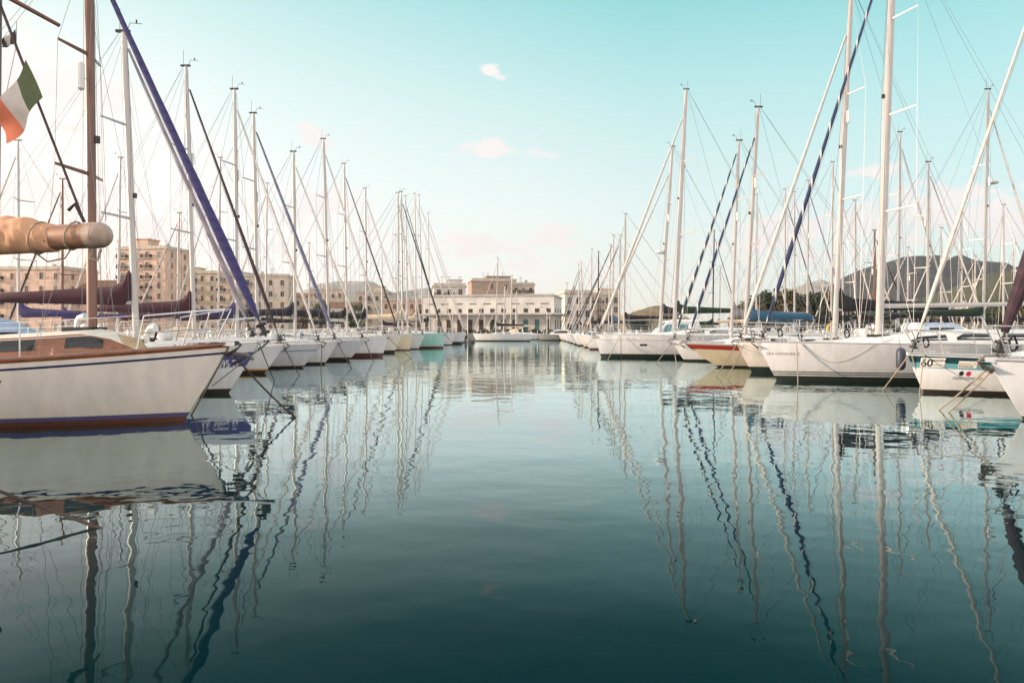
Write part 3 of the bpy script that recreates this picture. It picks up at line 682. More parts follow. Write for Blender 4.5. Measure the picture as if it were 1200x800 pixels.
def balcony_mesh(w, dpt):
    b = MB(); b.box(-w / 2, w / 2, -dpt, .0, -.18, 0, 0)
    for k in range(int(w / .22) + 1): x = -w / 2 + .03 + (w - .06) * k / int(w / .22); b.box(x - .02, x + .02, -dpt + .02, -dpt + .06, 0, .95, 1)
    b.box(-w / 2, w / 2, -dpt + .01, -dpt + .07, .95, 1.0, 1)
    for s in (-1, 1): b.box(s * w / 2 - .03, s * w / 2 + .03, -dpt + .07, 0, .1, 1.0, 1)
    return b.build('balcony', [CORN, IRON], None, smooth=False)
def building(label, cx, cy, w, dpt, h, rot, wall, nfl, ncol, shut=SHUT, bal=(), side_cols=2, tower=None, roof='flat', z0=1.1, wh=1.6, ww=1.0, cat='apartment block', name='apartment_building'):
    root = empty(name, (cx, cy, z0), R(rot), label, cat)
    b = MB(); b.box(-w / 2, w / 2, -dpt / 2, dpt / 2, -.5, h); b.build('wall', wall, root, smooth=False)
    fh = h / nfl
    b = MB()
    for k in range(1, nfl):
        b.box(-w / 2 - .07, w / 2 + .07, -dpt / 2 - .07, dpt / 2 + .07, k * fh - .09, k * fh + .09)
    b.build('string_course', CORN, root, smooth=False)
    if roof == 'flat':
        b = MB(); b.box(-w / 2 - .35, w / 2 + .35, -dpt / 2 - .35, dpt / 2 + .35, h, h + .3); b.box(-w / 2, w / 2, -dpt / 2, dpt / 2, h + .3, h + .95); b.box(-w / 2 + .3, w / 2 - .3, -dpt / 2 + .3, dpt / 2 - .3, h + .95, h + .97)
        rf = b.build('roof', CORN, root, smooth=False)
        random.seed(int(abs(cx) * 7 + w))
        for k in range(3):
            x = random.uniform(-.4, .4) * w; b = MB(); b.tube([(x, 0, h + .9), (x, 0, h + 3.2)], .05, 4); b.tube([(x - .6, 0, h + 3), (x + .6, 0, h + 3)], .03, 4); b.build('aerial', IRON, rf)
            if k == 1: b = MB(); b.tube([(x + 1.4, -1, h + .9), (x + 1.4, -1, h + 1.0), (x + 1.4, -1, h + 2.0), (x + 1.4, -1, h + 2.15)], [.2, .55, .55, .2], 10); b.build('water_tank', PL_G, rf)
    else:
        e = .5; b = MB(); rh = roof
        for s in (-1, 1): b.face([(-w / 2 - e, s * (dpt / 2 + e), h - .1), (w / 2 + e, s * (dpt / 2 + e), h - .1), (w / 2 + e, 0, h + rh), (-w / 2 - e, 0, h + rh)][::s])
        for s in (-1, 1): b.face([(s * (w / 2), -dpt / 2, h), (s * (w / 2), dpt / 2, h), (s * (w / 2), 0, h + rh - .15)][::-s], 1)
        b.build('roof', [TILE, wall], root, smooth=False)
    if tower:
        tx, tw, th = tower; b = MB(); b.box(tx - tw / 2, tx + tw / 2, -dpt / 2 + 1, -dpt / 2 + 6, h + .3, h + th); b.box(tx - tw / 2 - .3, tx + tw / 2 + .3, -dpt / 2 + .7, -dpt / 2 + 6.3, h + th, h + th + .3); b.build('stair_tower', wall, root, smooth=False)
    protos = [win_mesh(ww, wh, shut), win_mesh(ww, wh * 1.12, SHUTB if shut is SHUT else SHUT), win_mesh(ww * .92, wh, SHUTP)]; used = set(); pb = None; rw = random.Random(int(abs(cx) * 3 + h))
    def put(x, y, z, rz):
        k = rw.choices((0, 1, 2), (6, 2, 2))[0]
        o = protos[k].copy() if k in used else protos[k]
        if k in used: col.objects.link(o)
        used.add(k); o.parent = root; o.location = (x, y, z); o.rotation_euler = (0, 0, rz)
    tot = nfl * (ncol + side_cols)
    for f in range(nfl):
        z = f * fh + (fh - wh) * .45
        for c in range(ncol):
            x = -w / 2 + w * (c + .5) / ncol; put(x, -dpt / 2, z, 0)
            if c in bal and f > 0:
                if pb is None: pb = balcony_mesh(w / ncol * .8, 1.1); o = pb
                else: o = pb.copy(); col.objects.link(o)
                o.parent = root; o.location = (x, -dpt / 2, z - .15)
        for c in range(side_cols):
            y = -dpt / 2 + dpt * (c + .5) / max(1, side_cols)
            put(w / 2, y, z, R(90))
    for k in range(3):
        if k not in used: bpy.data.objects.remove(protos[k])
    for k in range(max(2, nfl)):
        x = -w / 2 + w * (rw.randrange(ncol) + .92) / ncol; z = rw.randrange(nfl) * fh + fh * .3; b = MB(); b.box(x - .4, x + .3, -dpt / 2 - .42, -dpt / 2 - .02, z, z + .55); b.build('air_conditioner', CORN, root, smooth=False)
    return root
building('ochre seven-storey apartment block with stair tower behind the left masts', X(171, 200), 205, 15.5, 12, 24.4, -9, PL_O, 8, 4, SHUTB, (0, 2), 2, (-.8, 4.5, 3.0))
building('long cream apartment block with grey roofline beside the ochre block', X(250, 228), 232, 20, 14, 19.5, -6, PL_C, 6, 6, SHUT, (1, 4), 2, (-6, 4, 2))
building('cream corner block with plain windowed end wall, right of the long block', X(309, 215), 220, 14, 13, 17.5, 8, PL_C, 5, 4, SHUT, (0,), 2)
building('low ochre terrace with small windows at the far left', X(20, 190), 196, 30, 14, 17.5, -5, PL_O, 5, 7, SHUTB, (2,), 2)
building('tile-roofed ochre terrace between the far left block and the tall ochre block', X(100, 195), 200, 17, 14, 13.0, -5, PL_O, 4, 5, SHUTB, (1,), 2, None, 2.4)
building('cream house with low tiled roof beside the plain windowed corner block', X(349, 240), 244, 8.5, 10, 12.5, 4, PL_C, 3, 3, SHUT, (), 2, None, 1.6)
building('pale stone block with flat roof above the round trees', X(380, 275), 282, 13, 12, 17.0, 6, PL_C, 4, 5, SHUT, (), 2)
building('small white house with gabled roof between two round trees', X(400, 205), 210, 8.2, 9, 7.6, 4, PL_W, 2, 3, SHUT, (), 2, None, 1.9, cat='house', name='house')
building('cream block with stepped roof under the hazy left hill', X(434, 250), 258, 12, 12, 14.5, 5, PL_C, 4, 4, SHUT, (1,), 2, (2, 4, 2.5))
building('sandy low block behind the cluster of left masts', X(470, 225), 232, 14, 12, 10.5, 5, PL_O, 3, 5, SHUTB, (), 2)
building('white stepped block with stacked balconies left of the warehouse', X(523, 178), 185, 8.5, 10, 12.2, 8, PL_W, 4, 3, SHUT, (0, 1), 2, (1.5, 3.5, 1.8))
building('brown concrete apartment slab rising behind the white warehouse', X(573, 215), 222, 13, 12, 16.3, 9, PL_P, 5, 3, SHUT, (), 3, (2.2, 7.5, 1.5))
building('pale apartment block with recessed balconies behind the warehouse, stepping down right', X(606, 228), 236, 10, 12, 16.0, 9, PL_C, 5, 4, SHUT, (0, 1, 2, 3), 2, (-2.5, 3, 1.8))
building('white low block just right of the warehouse', X(675, 172), 178, 7.0, 10, 10.0, 8, PL_W, 3, 3, SHUT, (), 2)
building('grey-cream block with roof pavilion above the right cluster of masts', X(706, 190), 196, 9.0, 10, 10.5, 6, PL_C, 4, 4, SHUT, (1,), 2, (1, 4, 1.8))
building('cream apartment block beyond the dark trees on the right', X(1120, 260), 266, 22, 12, 10, -10, PL_C, 3, 7, SHUT, (2,), 2)

# the white harbour warehouse
wr = empty('warehouse', (X(578, 151), 156, 1.1), R(-11), 'long white two-storey harbour warehouse with canopy and tall dark doors', 'warehouse')
WW, WD, WH = 29.5, 14, 8.1
b = MB(); b.box(-WW / 2, WW / 2, -WD / 2, WD / 2, -.5, WH); b.build('wall', PL_W, wr, smooth=False)
b = MB(); b.box(-WW / 2 - .25, WW / 2 + .25, -WD / 2 - .25, WD / 2 + .25, WH, WH + .25); b.box(-WW / 2 + .3, WW / 2 - .3, -WD / 2 + .3, WD / 2 - .3, WH + .25, WH + .45); b.build('roof', PL_G, wr, smooth=False)
b = MB(); b.box(-WW / 2, WW / 2 + .4, -WD / 2 - 2.6, -WD / 2 - .003, 4.0, 4.28)
b.box(WW / 2 + .003, WW / 2 + 1.8, -WD / 2 - 2.6, WD / 2, 4.003, 4.283)
cn = b.build('canopy', PL_G, wr, smooth=False)
for k in range(5): x = -WW / 2 + .6 + (WW - 1.2) * k / 4; b = MB(); b.box(x - .13, x + .13, -WD / 2 - 2.4, -WD / 2 - 2.15, 0, 3.997); b.build('canopy_post', PL_G, cn, smooth=False)
for k in range(12):
    x = -WW / 2 + 1.2 + (WW - 2.4) * k / 11
    b = MB(); b.box(x - .5, x + .5, -WD / 2 - .05, -WD / 2 + .02, 0.02, 3.0, 0); b.box(x - .62, x + .62, -WD / 2 - .09, -WD / 2 + .01, 3.0, 3.15, 1)
    for s in (-1, 1): b.box(x + s * .56 - .06, x + s * .56 + .06, -WD / 2 - .09, -WD / 2 + .01, 0.02, 3.0, 1)
    b.build('door', [TEALD if k in (9, 10) else SHUT, CORN], wr, smooth=False)
    b = MB(); b.box(x - .48, x + .48, -WD / 2 - .04, -WD / 2 + .02, 4.55, 5.4, 0); b.box(x - .55, x + .55, -WD / 2 - .06, -WD / 2 + .02, 4.46, 4.55, 1); b.build('window', [SHUT, CORN], wr, smooth=False)
for k in range(9):
    x = -WW / 2 + 2 + (WW - 4) * k / 8; b = MB(); b.box(x - .9, x + .9, -WD / 2 - .03, -WD / 2 + .02, 6.35, 6.55); b.build('slit_window', SHUT, wr, smooth=False)
for k in range(3):
    y = -WD / 2 + 2.4 + 4.4 * k; b = MB(); b.box(WW / 2 - .02, WW / 2 + .05, y - .55, y + .55, 4.55, 5.5); b.box(WW / 2 - .02, WW / 2 + .05, y - .6, y + .6, .1, 3.0); b.build('side_window', SHUT, wr, smooth=False)

# ------------------------------------------------------------------ trees
BARK = mat('bark', (.07, .05, .035), .95, var=.3, scale=6)
LEAF = {'dark': mat('dark_foliage', (.040, .050, .018), .9, c2=(.018, .028, .011), scale=.7), 'olive': mat('olive_foliage', (.10, .085, .03), .9, c2=(.05, .05, .018), scale=.7),
        'green': mat('green_foliage', (.055, .085, .025), .9, c2=(.028, .048, .015), scale=.8), 'rust': mat('russet_foliage', (.16, .085, .035), .9, c2=(.08, .05, .02), scale=.8), 'gold': mat('yellowing_foliage', (.20, .15, .03), .9, c2=(.10, .085, .02), scale=.8)}
def tree(label, x, y, h, w, kind, seed, trunk=.28, shape='round', n=900, z0=1.1, group=None):
    rnd = random.Random(seed); root = empty('tree', (x, y, z0), 0, label, 'tree', group)
    b = MB(); top = h * .72
    b.tube([(0, 0, -.2), (.1, 0, h * trunk), (.05, .1, top)], [.03 * h, .02 * h, .006 * h], 7)
    cl = []
    for k in range(26):
        u = rnd.random(); zz = h * (trunk + (1 - trunk) * (u * .93 + .04)); f = math.sin(math.pi * min(1, u * .85 + .12)) ** .7 if shape == 'round' else (1 - u) ** .6 * .9 + .1
        a = rnd.uniform(0, 6.28); r_ = w / 2 * f * math.sqrt(rnd.random()) * .85
        c = Vector((r_ * math.cos(a), r_ * math.sin(a), zz)); cl.append((c, w * rnd.uniform(.13, .22)))
        if k < 10: b.tube([(0, 0, h * trunk * .9 + (zz - h * trunk) * .3), c * .6 + Vector((0, 0, zz * .36)), c], [.010 * h, .006 * h, .002 * h], 4)
    b.build('trunk', BARK, root)
    b = MB()
    for k in range(n):
        c, r_ = rnd.choice(cl)
        d_ = Vector((rnd.gauss(0, 1), rnd.gauss(0, 1), rnd.gauss(0, .8))).normalized(); p = c + d_ * r_ * rnd.uniform(.45, 1.08)
        s = w * rnd.uniform(.025, .055); a = Vector((rnd.gauss(0, 1), rnd.gauss(0, 1), rnd.gauss(0, 1))).normalized(); q = d_.cross(a)
        if q.length < .05: continue
        q.normalize(); e = (d_ + a * .6).normalized().cross(q)
        b.face([p - q * s, p + e * s * .8, p + q * s, p - e * s * .7])
    b.build('crown', LEAF[kind], root, smooth=False)
TG = 'dark trees in a row behind the right berths'
for k, (px, D, top, w, kd) in enumerate(((870, 150, 358, 4.5, 'olive'), (885, 150, 350, 5, 'olive'), (900, 150, 345, 5, 'dark'), (915, 148, 342, 5.5, 'olive'), (930, 150, 343, 5, 'dark'), (944, 152, 346, 5, 'dark'), (958, 150, 348, 5.2, 'dark'), (973, 150, 346, 5, 'olive'), (988, 152, 350, 5, 'dark'))):
    tree(('olive green bushy tree' if kd == 'olive' else 'dark evergreen tree') + ', number %s from the left in the row behind the right berths' % ('one two three four five six seven eight nine'.split()[k]), X(px, D), D, Z(top, D) - 1.1, w * 1.6, kd, 40 + k, .08, group=TG, n=1900)
for k, (px, D, top, w, kd, lb) in enumerate(((355, 170, 357, 4.5, 'rust', 'small russet tree beside the round green tree on the left quay'), (377, 168, 352, 6.5, 'green', 'round green tree left of the small white gabled house'),
        (418, 168, 356, 6.2, 'green', 'round green tree right of the small white gabled house'), (492, 175, 362, 5, 'gold', 'yellowing tree behind the cluster of left masts'), (743, 120, 371, 3.6, 'dark', 'dark bush left of the bare bank behind the right berths'), (752, 122, 373, 4.2, 'olive', 'olive bush at the foot of the dry bank'),
        (1010, 140, 352, 6, 'dark', 'dark tree at the foot of the mountain'), (1040, 135, 356, 6, 'olive', 'olive tree below the mountain top, behind the tallest masts'), (1072, 130, 355, 6.5, 'green', 'green tree below the mountain peak'), (1105, 125, 357, 6, 'olive', 'olive tree below the mountain shoulder'),
        (1135, 120, 362, 5, 'gold', 'yellow leaved tree behind the grey boom'), (1165, 122, 354, 6.5, 'green', 'green tree below the near green hill'), (1195, 120, 356, 6, 'olive', 'olive tree at the far right edge'))):
    tree(lb, X(px, D), D, Z(top, D) - 1.1, w, kd, 80 + k, .14)

# pontoons behind the sterns
PONT = mat('pontoon_planks', (.22, .17, .12), .9, var=.35, scale=5, stretch=(.4, 8, 1))
def pontoon(x, y0, y1, label):
    r = empty('pontoon', (x, (y0 + y1) / 2, 0), 0, label, 'pontoon'); hl = (y1 - y0) / 2
    b = MB(); b.box(-1, 1, -hl, hl, .42, .52); b.build('walkway', PONT, r, smooth=False)
    b = MB(); k = -hl + 1
    while k < hl - 2: b.box(-.9, .9, k, k + 1.6, -.4, .417); k += 3.2
    b.build('floats', CONC, r, smooth=False)
pontoon(-19.6, 4, 100, 'long floating pontoon behind the left row of yachts')
pontoon(21.0, 4, 128, 'long floating pontoon behind the right row of yachts')
# ------------------------------------------------------------------ yachts, left side
LG = dict(group=GROUP_L)
RG = dict(group=GROUP_R)
A1 = yacht('nearest left yacht, cream hull, varnished rail, wooden mast, violet furled jib', 12.2, 1, 9.2, 2.9, bow=268, fb=1.36, fm=1.02, fs=.95, rake=.80, trans=.5, ws=.6, p=2.3, flare=.28,
    side=CREAM, low=((.085, ANTI_R), (.16, BLUEV)), top=((.17, NAVY), (.13, CREAM), (.05, WOOD)), deck=DECKC, mast=108, mtop=(104, -75), spar=SPARW, mr=.088, nspread=2, furl='violet', fr=.090, ft=.97,
    boom_z=None, cabin=(.3, .40), cab_m=WOOD, rail=WOOD, lvl=2, group=GROUP_L, classic=True, jibend=(4.6 + .70, 0, 1.44), fbot=.45, spread_len=.8)
# bowsprit platform of the nearest yacht
b = MB(); L2 = 4.6; zb = 1.40
rows = [[(x, -w, z), (x, w, z), (x, w, z + .06), (x, -w, z + .06)] for x, w, z in ((L2 - 1.3, .30, zb - .05), (L2 - .4, .22, zb), (L2 + .3, .15, zb + .03), (L2 + .82, .10, zb + .05))]
b.grid(rows, closed=True, cap=True); b.build('bowsprit', WHITE, A1['root'], smooth=False)
b = MB(); b.tube([(L2 + .72, 0, zb + .02), (L2 - .30, 0, .62)], .012, 4); b.build('bobstay', STEEL, A1['root'])
b = MB(); rows = [[(x, w * math.cos(math.pi * k / 8), 1.28 + h * math.sin(math.pi * k / 8)) for k in range(9)] for x, w, h in ((1.9, .5, .02), (2.0, .55, .24), (2.5, .5, .30), (2.95, .3, .20), (3.1, .1, .02))]
b.grid(rows); b.build('foredeck_cover', CV['tan'], A1['root'])
b = MB(); L2 = 4.6
b.tube([(L2 - .15, .05, 1.22), (L2 + .30, .05, 1.18), (L2 + .42, .05, 1.10)], .035, 6); b.face([(L2 + .45, .05, 1.2), (L2 + .1, .22, 1.05), (L2 + .05, .05, .98)]); b.face([(L2 + .45, .05, 1.2), (L2 + .05, .05, .98), (L2 + .1, -.12, 1.05)])
b.build('plough_anchor', ANCH, A1['root'])
A2 = yacht('white yacht with violet sheer band, registration letters and mauve furled jib', 17.65, 1, 9.6, 3.0, bow=304, fb=1.32, fm=1.05, fs=1.0, rake=.80,
    side=WHITE, low=((.03, BLACK), (.12, BLACK)), top=((.62, BLUEV), (.25, WHITE)), mast=160, mtop=(145, 38), furl='mauve', fr=.075, ft=.98, boom_z=2.35, cover='maroon', hood='light_blue', lvl=2, group=GROUP_L)
ax, azz = on_px(A2, 279.5, 429.8, -1)
hull_text(A2['H'], A2['hull'], 'AE 3095 D', ax, azz, .26, -1, BRIGHT_T, 1, .68, .012, right=True)
A3 = yacht('white yacht, orange and black waterline stripe, very dark furled jib, third on left', 26, 1, 9.8, 3.2, bow=333, fb=1.06, fm=.9, fs=.88, rake=.75, side=WHITE, low=((.03, BLACK), (.11, BLACK), (.17, ORANGE)),
    mast=228, mtop=(218, 78), furl='dark', fr=.075, boom_z=2.35, cover='maroon', lvl=2, **LG)
A4 = yacht('white yacht with thin grey stripe and black boot top, fourth on the left', 30, 1, 10.2, 3.2, bow=377, fb=1.06, fm=.92, fs=.9, rake=.85, side=PALE, low=((.09, BLACK),), top=((.32, GREYST), (.26, PALE)),
    mast=278, mtop=(275, 105), furl='pale', fr=.065, boom_z=2.3, cover='violet', lvl=1, **LG)
A5 = yacht('cream decked yacht with blue-grey furled jib ending at its bow, fifth on the left', 33.2, 1, 10.5, 3.2, bow=396, fb=1.10, fm=.95, fs=.9, rake=.65, side=WHITE, low=((.10, BLACK),), deck=DECKC,
    mast=302, mtop=(297, 133), furl='blue_grey', fr=.095, boom_z=2.3, cover='navy', lvl=1, hood='cream', **LG)
A6 = yacht('pale hulled yacht with navy sail cover and pale jib, sixth on the left', 37.6, 1, 10.2, 3.3, bow=428, fb=1.12, fm=.98, fs=.95, rake=.9, side=PALE, low=((.16, BLACK),), mast=346, mtop=(344, 178), furl='pale', boom_z=2.5, cover='navy', lvl=1, **LG)
A7 = yacht('white yacht with dark oxblood waterline band and anchor on its bow, seventh on the left', 44, 1, 10.8, 3.4, bow=454, fb=1.30, fm=1.1, fs=1.05, rake=.3, side=WHITE, low=((.10, BROWNR), (.2, BROWNR)), mast=385, mtop=(379, 163), furl='pale', boom_z=2.7, cover='navy', lvl=1, **LG)
A8 = yacht('cream yacht with dark striped furled jib, eighth on the left', 51, 1, 11, 3.4, bow=470, fb=1.25, fm=1.05, fs=1.0, rake=.5, side=CREAM, low=((.18, BLACK),), mast=407, mtop=(403, 192), furl='black', boom_z=2.7, cover='black', lvl=0, **LG)
A9 = yacht('sandy cream yacht just left of the mint green hull', 57.5, 1, 11, 3.4, bow=483, fb=1.3, fm=1.1, fs=1.0, rake=.2, side=SAND, low=((.08, BROWNR),), deck=DECKC, mast=430, mtop=(428, 221), furl='pale', boom_z=2.7, cover='black', lvl=0, **LG)
A9b = yacht('white yacht hidden behind the sandy hull, tall pale mast first of the tight cluster', 61, 1, 11, 3.4, bow=497, fb=1.2, fm=1.0, fs=1.0, rake=.5, mast=467, mtop=(466, 226), furl='pale', boom_z=2.7, cover='cream', lvl=0, **LG)
A10 = yacht('mint green yacht with brown boot top at the end of the left row', 65, 1, 12, 3.6, bow=521, fb=1.42, fm=1.25, fs=1.2, rake=.12, side=TEALH, low=((.05, BROWNR), (.16, BROWNR)), mast=472, mtop=(470, 225), furl='black', fr=.08, boom_z=2.9, cover='cream', lvl=1, spar=ALUG, **LG)
A11 = yacht('white yacht behind the mint green hull with black furled jib', 73, 1, 11.6, 3.6, bow=520, fb=1.3, fm=1.1, fs=1.1, rake=.4, mast=478, mtop=(475, 230), furl='black', boom_z=2.9, cover='white', lvl=0, **LG)
A12 = yacht('white yacht second from the end of the left row, pale jib', 79, 1, 12, 3.6, bow=534, fb=1.3, fm=1.1, fs=1.1, rake=.5, mast=488, mtop=(486, 227), furl='pale', boom_z=2.9, cover='cream', lvl=0, **LG)
A13 = yacht('last white yacht of the left row with dark green boot top', 86, 1, 12, 3.7, bow=545, fb=1.45, fm=1.25, fs=1.2, rake=.4, side=PALE, low=((.1, ANTI_G), (.28, ANTI_G)), mast=496, mtop=(491, 229), furl='pale', boom_z=2.9, cover='grey', lvl=0, **LG)
A14 = yacht('white yacht behind the last of the left row, shorter pale mast', 93, 1, 12, 3.7, bow=546, fb=1.4, fm=1.25, fs=1.2, rake=.4, mast=503, mtop=(502, 250), furl='pale', boom_z=2.9, cover='navy', lvl=0, **LG)
# berthed behind them, bows away
for px, D, top, L, sp, cv, fu, lb in (
    (22, 36, (21, 165), 11, ALU, 'violet', 'pale', 'yacht at far left behind the flag with violet sail cover'),
    (73, 40, (73, 210), 10, SPARW, 'violet', 'dark', 'yacht with slim brown mast behind the furled boom'),
    (138, 43, (141, 185), 10.5, ALU, 'maroon', 'pale', 'yacht with maroon sail cover in front of the tall ochre block'),
    (208, 47, (210, 250), 10, ALU, 'maroon', 'pale', 'short masted yacht in front of the right edge of the ochre block'),
    (256, 52, (258, 185), 11, ALU, 'navy', 'pale', 'yacht with mast before the long cream block and navy cover'),
    (311, 61, (313, 215), 11, ALU, 'black', 'pale', 'yacht with mast before the plain windowed corner block'),
    (363, 74, (362, 285), 10, ALU, 'navy', 'pale', 'small yacht with short mast before the russet tree'),
    (448, 88, (447, 290), 10, ALUG, 'navy', 'pale', 'small yacht with short grey mast left of the mast cluster')):
    yacht(lb, D, -1, L, 3.3, bow=None, mast=px, mtop=top, spar=sp, cover=cv, furl=fu, boom_z=2.4, lvl=0, group=GROUP_L2, radar=0)

# ------------------------------------------------------------------ yachts, right side
B0 = yacht('nearest right yacht cut by the frame, pale bow, fat oxblood furled jib', 12.4, -1, 9.5, 3.1, bow=1160, fb=1.06, fm=.95, fs=.9, rake=.62, side=PALE, low=((.06, BLACK),), mast=1392, mtop=(1410, -300), furl='maroon', fr=.15, fbot=.5, boom_z=2.2, cover='green', lvl=2, flare=.75, **RG)
B1 = yacht('white racing yacht with teal sheer bands, number sixty and sponsor stickers on its bow', 17.8, -1, 9.6, 3.2, bow=1064, fb=1.0, fm=.88, fs=.85, rake=.42, side=WHITE, low=((.04, BLACK), (.09, BLACK)), top=((.34, TEAL2), (.20, TEAL1), (.03, WHITE)),
    mast=1236, mtop=(1252, -140), furl='pale', fr=.055, boom_z=2.3, cover='black', lvl=2, flare=.3, anchor=False, **RG)
Hh, hu, Lx = B1['H'], B1['hull'], B1['L'] / 2
def pz(py, D): return HC + (HY - py) / FPX * D
def st(p0, p1, m, name, ell=False):
    (x0, z0), (x1, z1) = on_px(B1, *p0, 1), on_px(B1, *p1, 1); hull_patch(Hh, hu, x0, x1, min(z0, z1), max(z0, z1), 1, m, name, .006, ell=ell)
def lt_(p, body, size, m, name, sx=1.0):
    x, z = on_px(B1, *p, 1); hull_text(Hh, hu, body, x, z, size, 1, m, -1, sx, .022 if size > .2 else .008, name=name, off=.010)
st((1077.5, 430), (1108.5, 419.5), STICK, 'race_number_sticker')
lt_((1078.3, 428.9), '60', .27, DARK_T, 'race_number', .86); lt_((1091.5, 423.6), 'MARINA', .085, DARK_T, 'sticker_lettering'); lt_((1091.5, 428.4), 'sailing cup', .075, GREY_T, 'sticker_lettering')
st((1122, 431), (1146, 423.3), STICK, 'sponsor_sticker')
lt_((1123, 427.2), 'SAILING TEAM', .068, GOLD_T, 'sticker_lettering'); lt_((1123, 430.3), 'KOHLER', .075, DARK_T, 'sticker_lettering')
st((1123, 440.2), (1129.6, 434.8), DARK_T, 'logo_dot', True); st((1131.3, 440.6), (1138.3, 435.0), RED_T, 'logo_dot', True)
lt_((1115.5, 444.4), 'neronero', .155, GREY_T, 'sponsor_lettering')
Lx = B1['L'] / 2; s_ = 1
b = MB()
for k in range(60):
    x = Lx - .4 - k * .12; z, w, t = Hh.sheer_x(x); p = Hh.on(x, z - .075, s_, .004); q = Hh.on(x - .065, z - .075, s_, .004)
    b.face([p, q, (q[0], q[1], q[2] + .045), (p[0], p[1], p[2] + .045)])
b.build('perforated_rail', DARK_T, hu, smooth=False)
B2 = yacht('large white yacht with dark green antifouling and twin waterline pinstripes, grey boom', 22.3, -1, 12.6, 3.9, bow=888, fb=1.24, fm=1.17, fs=1.12, rake=.62, trans=-.4, ws=.8, side=WHITE, low=((.16, ANTI_G), (.20, WHITE), (.235, ANTI_G), (.27, WHITE), (.305, ANTI_G)),
    mast=1030, mtop=(1048, -95), mr=.125, furl='navy_white', fr=.075, ft=.97, fbot=.6, boom_z=2.42, boom_len=5.2, cover=None, cabin=(.32, .42), lvl=2, nspread=3, radar=0, **RG)
sx_, sz_ = on_px(B2, 898, 415.6, 1); hull_text(B2['H'], B2['hull'], 'SEA DREAMER II', sx_, sz_, .12, 1, GREY_T, -1, 1.05)
C = yacht('cream bowed yacht squeezed behind the large white one, tall mast and black sail cover', 26.7, -1, 11, 3.5, bow=863, fb=1.18, fm=1.05, fs=1.0, rake=.60, side=CREAM, low=((.1, ANTI_G), (.22, ANTI_G)), mast=978, mtop=(997.5, -12), mr=.11, furl='pale', fr=.075, ft=.9, boom_z=2.45, boom_len=4.4, cover='black', lvl=2, nspread=2, flare=.8, hood='light_blue', **RG)
Dr = yacht('classic sandy hulled yacht with red sheer stripe and overhanging bow', 30.5, -1, 11, 3.2, bow=802, fb=1.06, fm=.9, fs=.9, rake=1.5, trans=1.0, ws=.5, side=SAND, low=((.08, ANTI_G),), top=((.24, RED), (.03, WHITE)), mast=873, mtop=(888.5, 126), furl='navy_white', fr=.07, ft=.9, boom_z=2.15, boom_len=3.0, cover='blue', lvl=2, classic=True, deck=DECK, cabin=(.34, .4), **RG)
E = yacht('white yacht with raked bow left of the red striped one, blue and white wrapped jib', 36.6, -1, 11, 3.4, bow=787, fb=1.1, fm=.95, fs=.95, rake=.7, side=WHITE, low=((.1, ANTI_G),), mast=857, mtop=(866, 165), furl='teal_white', fr=.085, ft=.97, boom_z=2.4, cover='grey', lvl=1, **RG)
F = yacht('big modern white sloop with upright bow and one small hull window', 42, -1, 14, 4.2, bow=700, fb=1.40, fm=1.32, fs=1.28, rake=.22, trans=-.3, ws=.85, p=2.4, side=WHITE, low=((.1, ANTI_G), (.22, ANTI_G)), top=((.33, GREYST), (.30, WHITE)), mast=790, mtop=(804, 105), mr=.13, furl='pale', fr=.09, ft=.91, boom_z=2.75, boom_len=4.4, cover='green', cabin=(.34, .42), lvl=1, nspread=2, spread_len=1.2, **RG)
hull_patch(F['H'], F['hull'], F['lx'](X(752, 40.4)), F['lx'](X(760, 40.4)), .72, .82, 1, GLASS, 'hull_window', .006)
G = yacht('yacht with radar dome on its mast behind the big modern sloop', 47, -1, 13, 4.0, bow=697, fb=1.3, fm=1.2, fs=1.2, rake=.4, mast=773, mtop=(788, 172), mr=.115, furl='pale', fr=.085, ft=.88, boom_z=2.9, cover='navy', lvl=1, radar=.43, **RG)
for D, bw, L, ms, tp, fu, sd, cv, lb in (
    (60, 683, 12, 731, (733, 251), 'pale', WHITE, 'navy', 'white yacht with the tallest mast of the far right cluster'),
    (67, 678, 12, 725, (727, 276), 'black', CREAM, 'cream', 'cream yacht second in the far right cluster, black furled jib'),
    (75, 671, 12, 717, (719, 276), 'black', WHITE, 'blue', 'white yacht with blue sail cover in the far right cluster'),
    (83, 667, 12, 713, (715.5, 287), 'dark', WHITE, 'navy', 'white yacht fourth in the far right cluster'),
    (91, 663, 11, 700.5, (701.5, 295), 'pale', PALE, 'black', 'grey hulled yacht with dark mast in the far right cluster'),
    (99, 660, 11, 692, (693.5, 292), 'pale', WHITE, 'navy', 'white yacht sixth in the far right cluster'),
    (108, 657, 11, 683, (681, 307), 'black', WHITE, 'cream', 'white yacht seventh in the far right cluster, mast leaning forward'),
    (117, 654, 11, 679, (678, 310), 'dark', CREAM, 'navy', 'farthest yacht of the right row by the quay')):
    yacht(lb, D, -1, L, 3.5, bow=bw, fb=1.2, fm=1.05, fs=1.0, rake=.6, side=sd, low=((.12, BROWNR if D < 70 else BLACK),), mast=ms, mtop=tp, furl=fu, cover=cv, boom_z=2.7, lvl=0, spar=DSPAR if D == 91 else ALU, mr=.09, ft=.93, **RG)
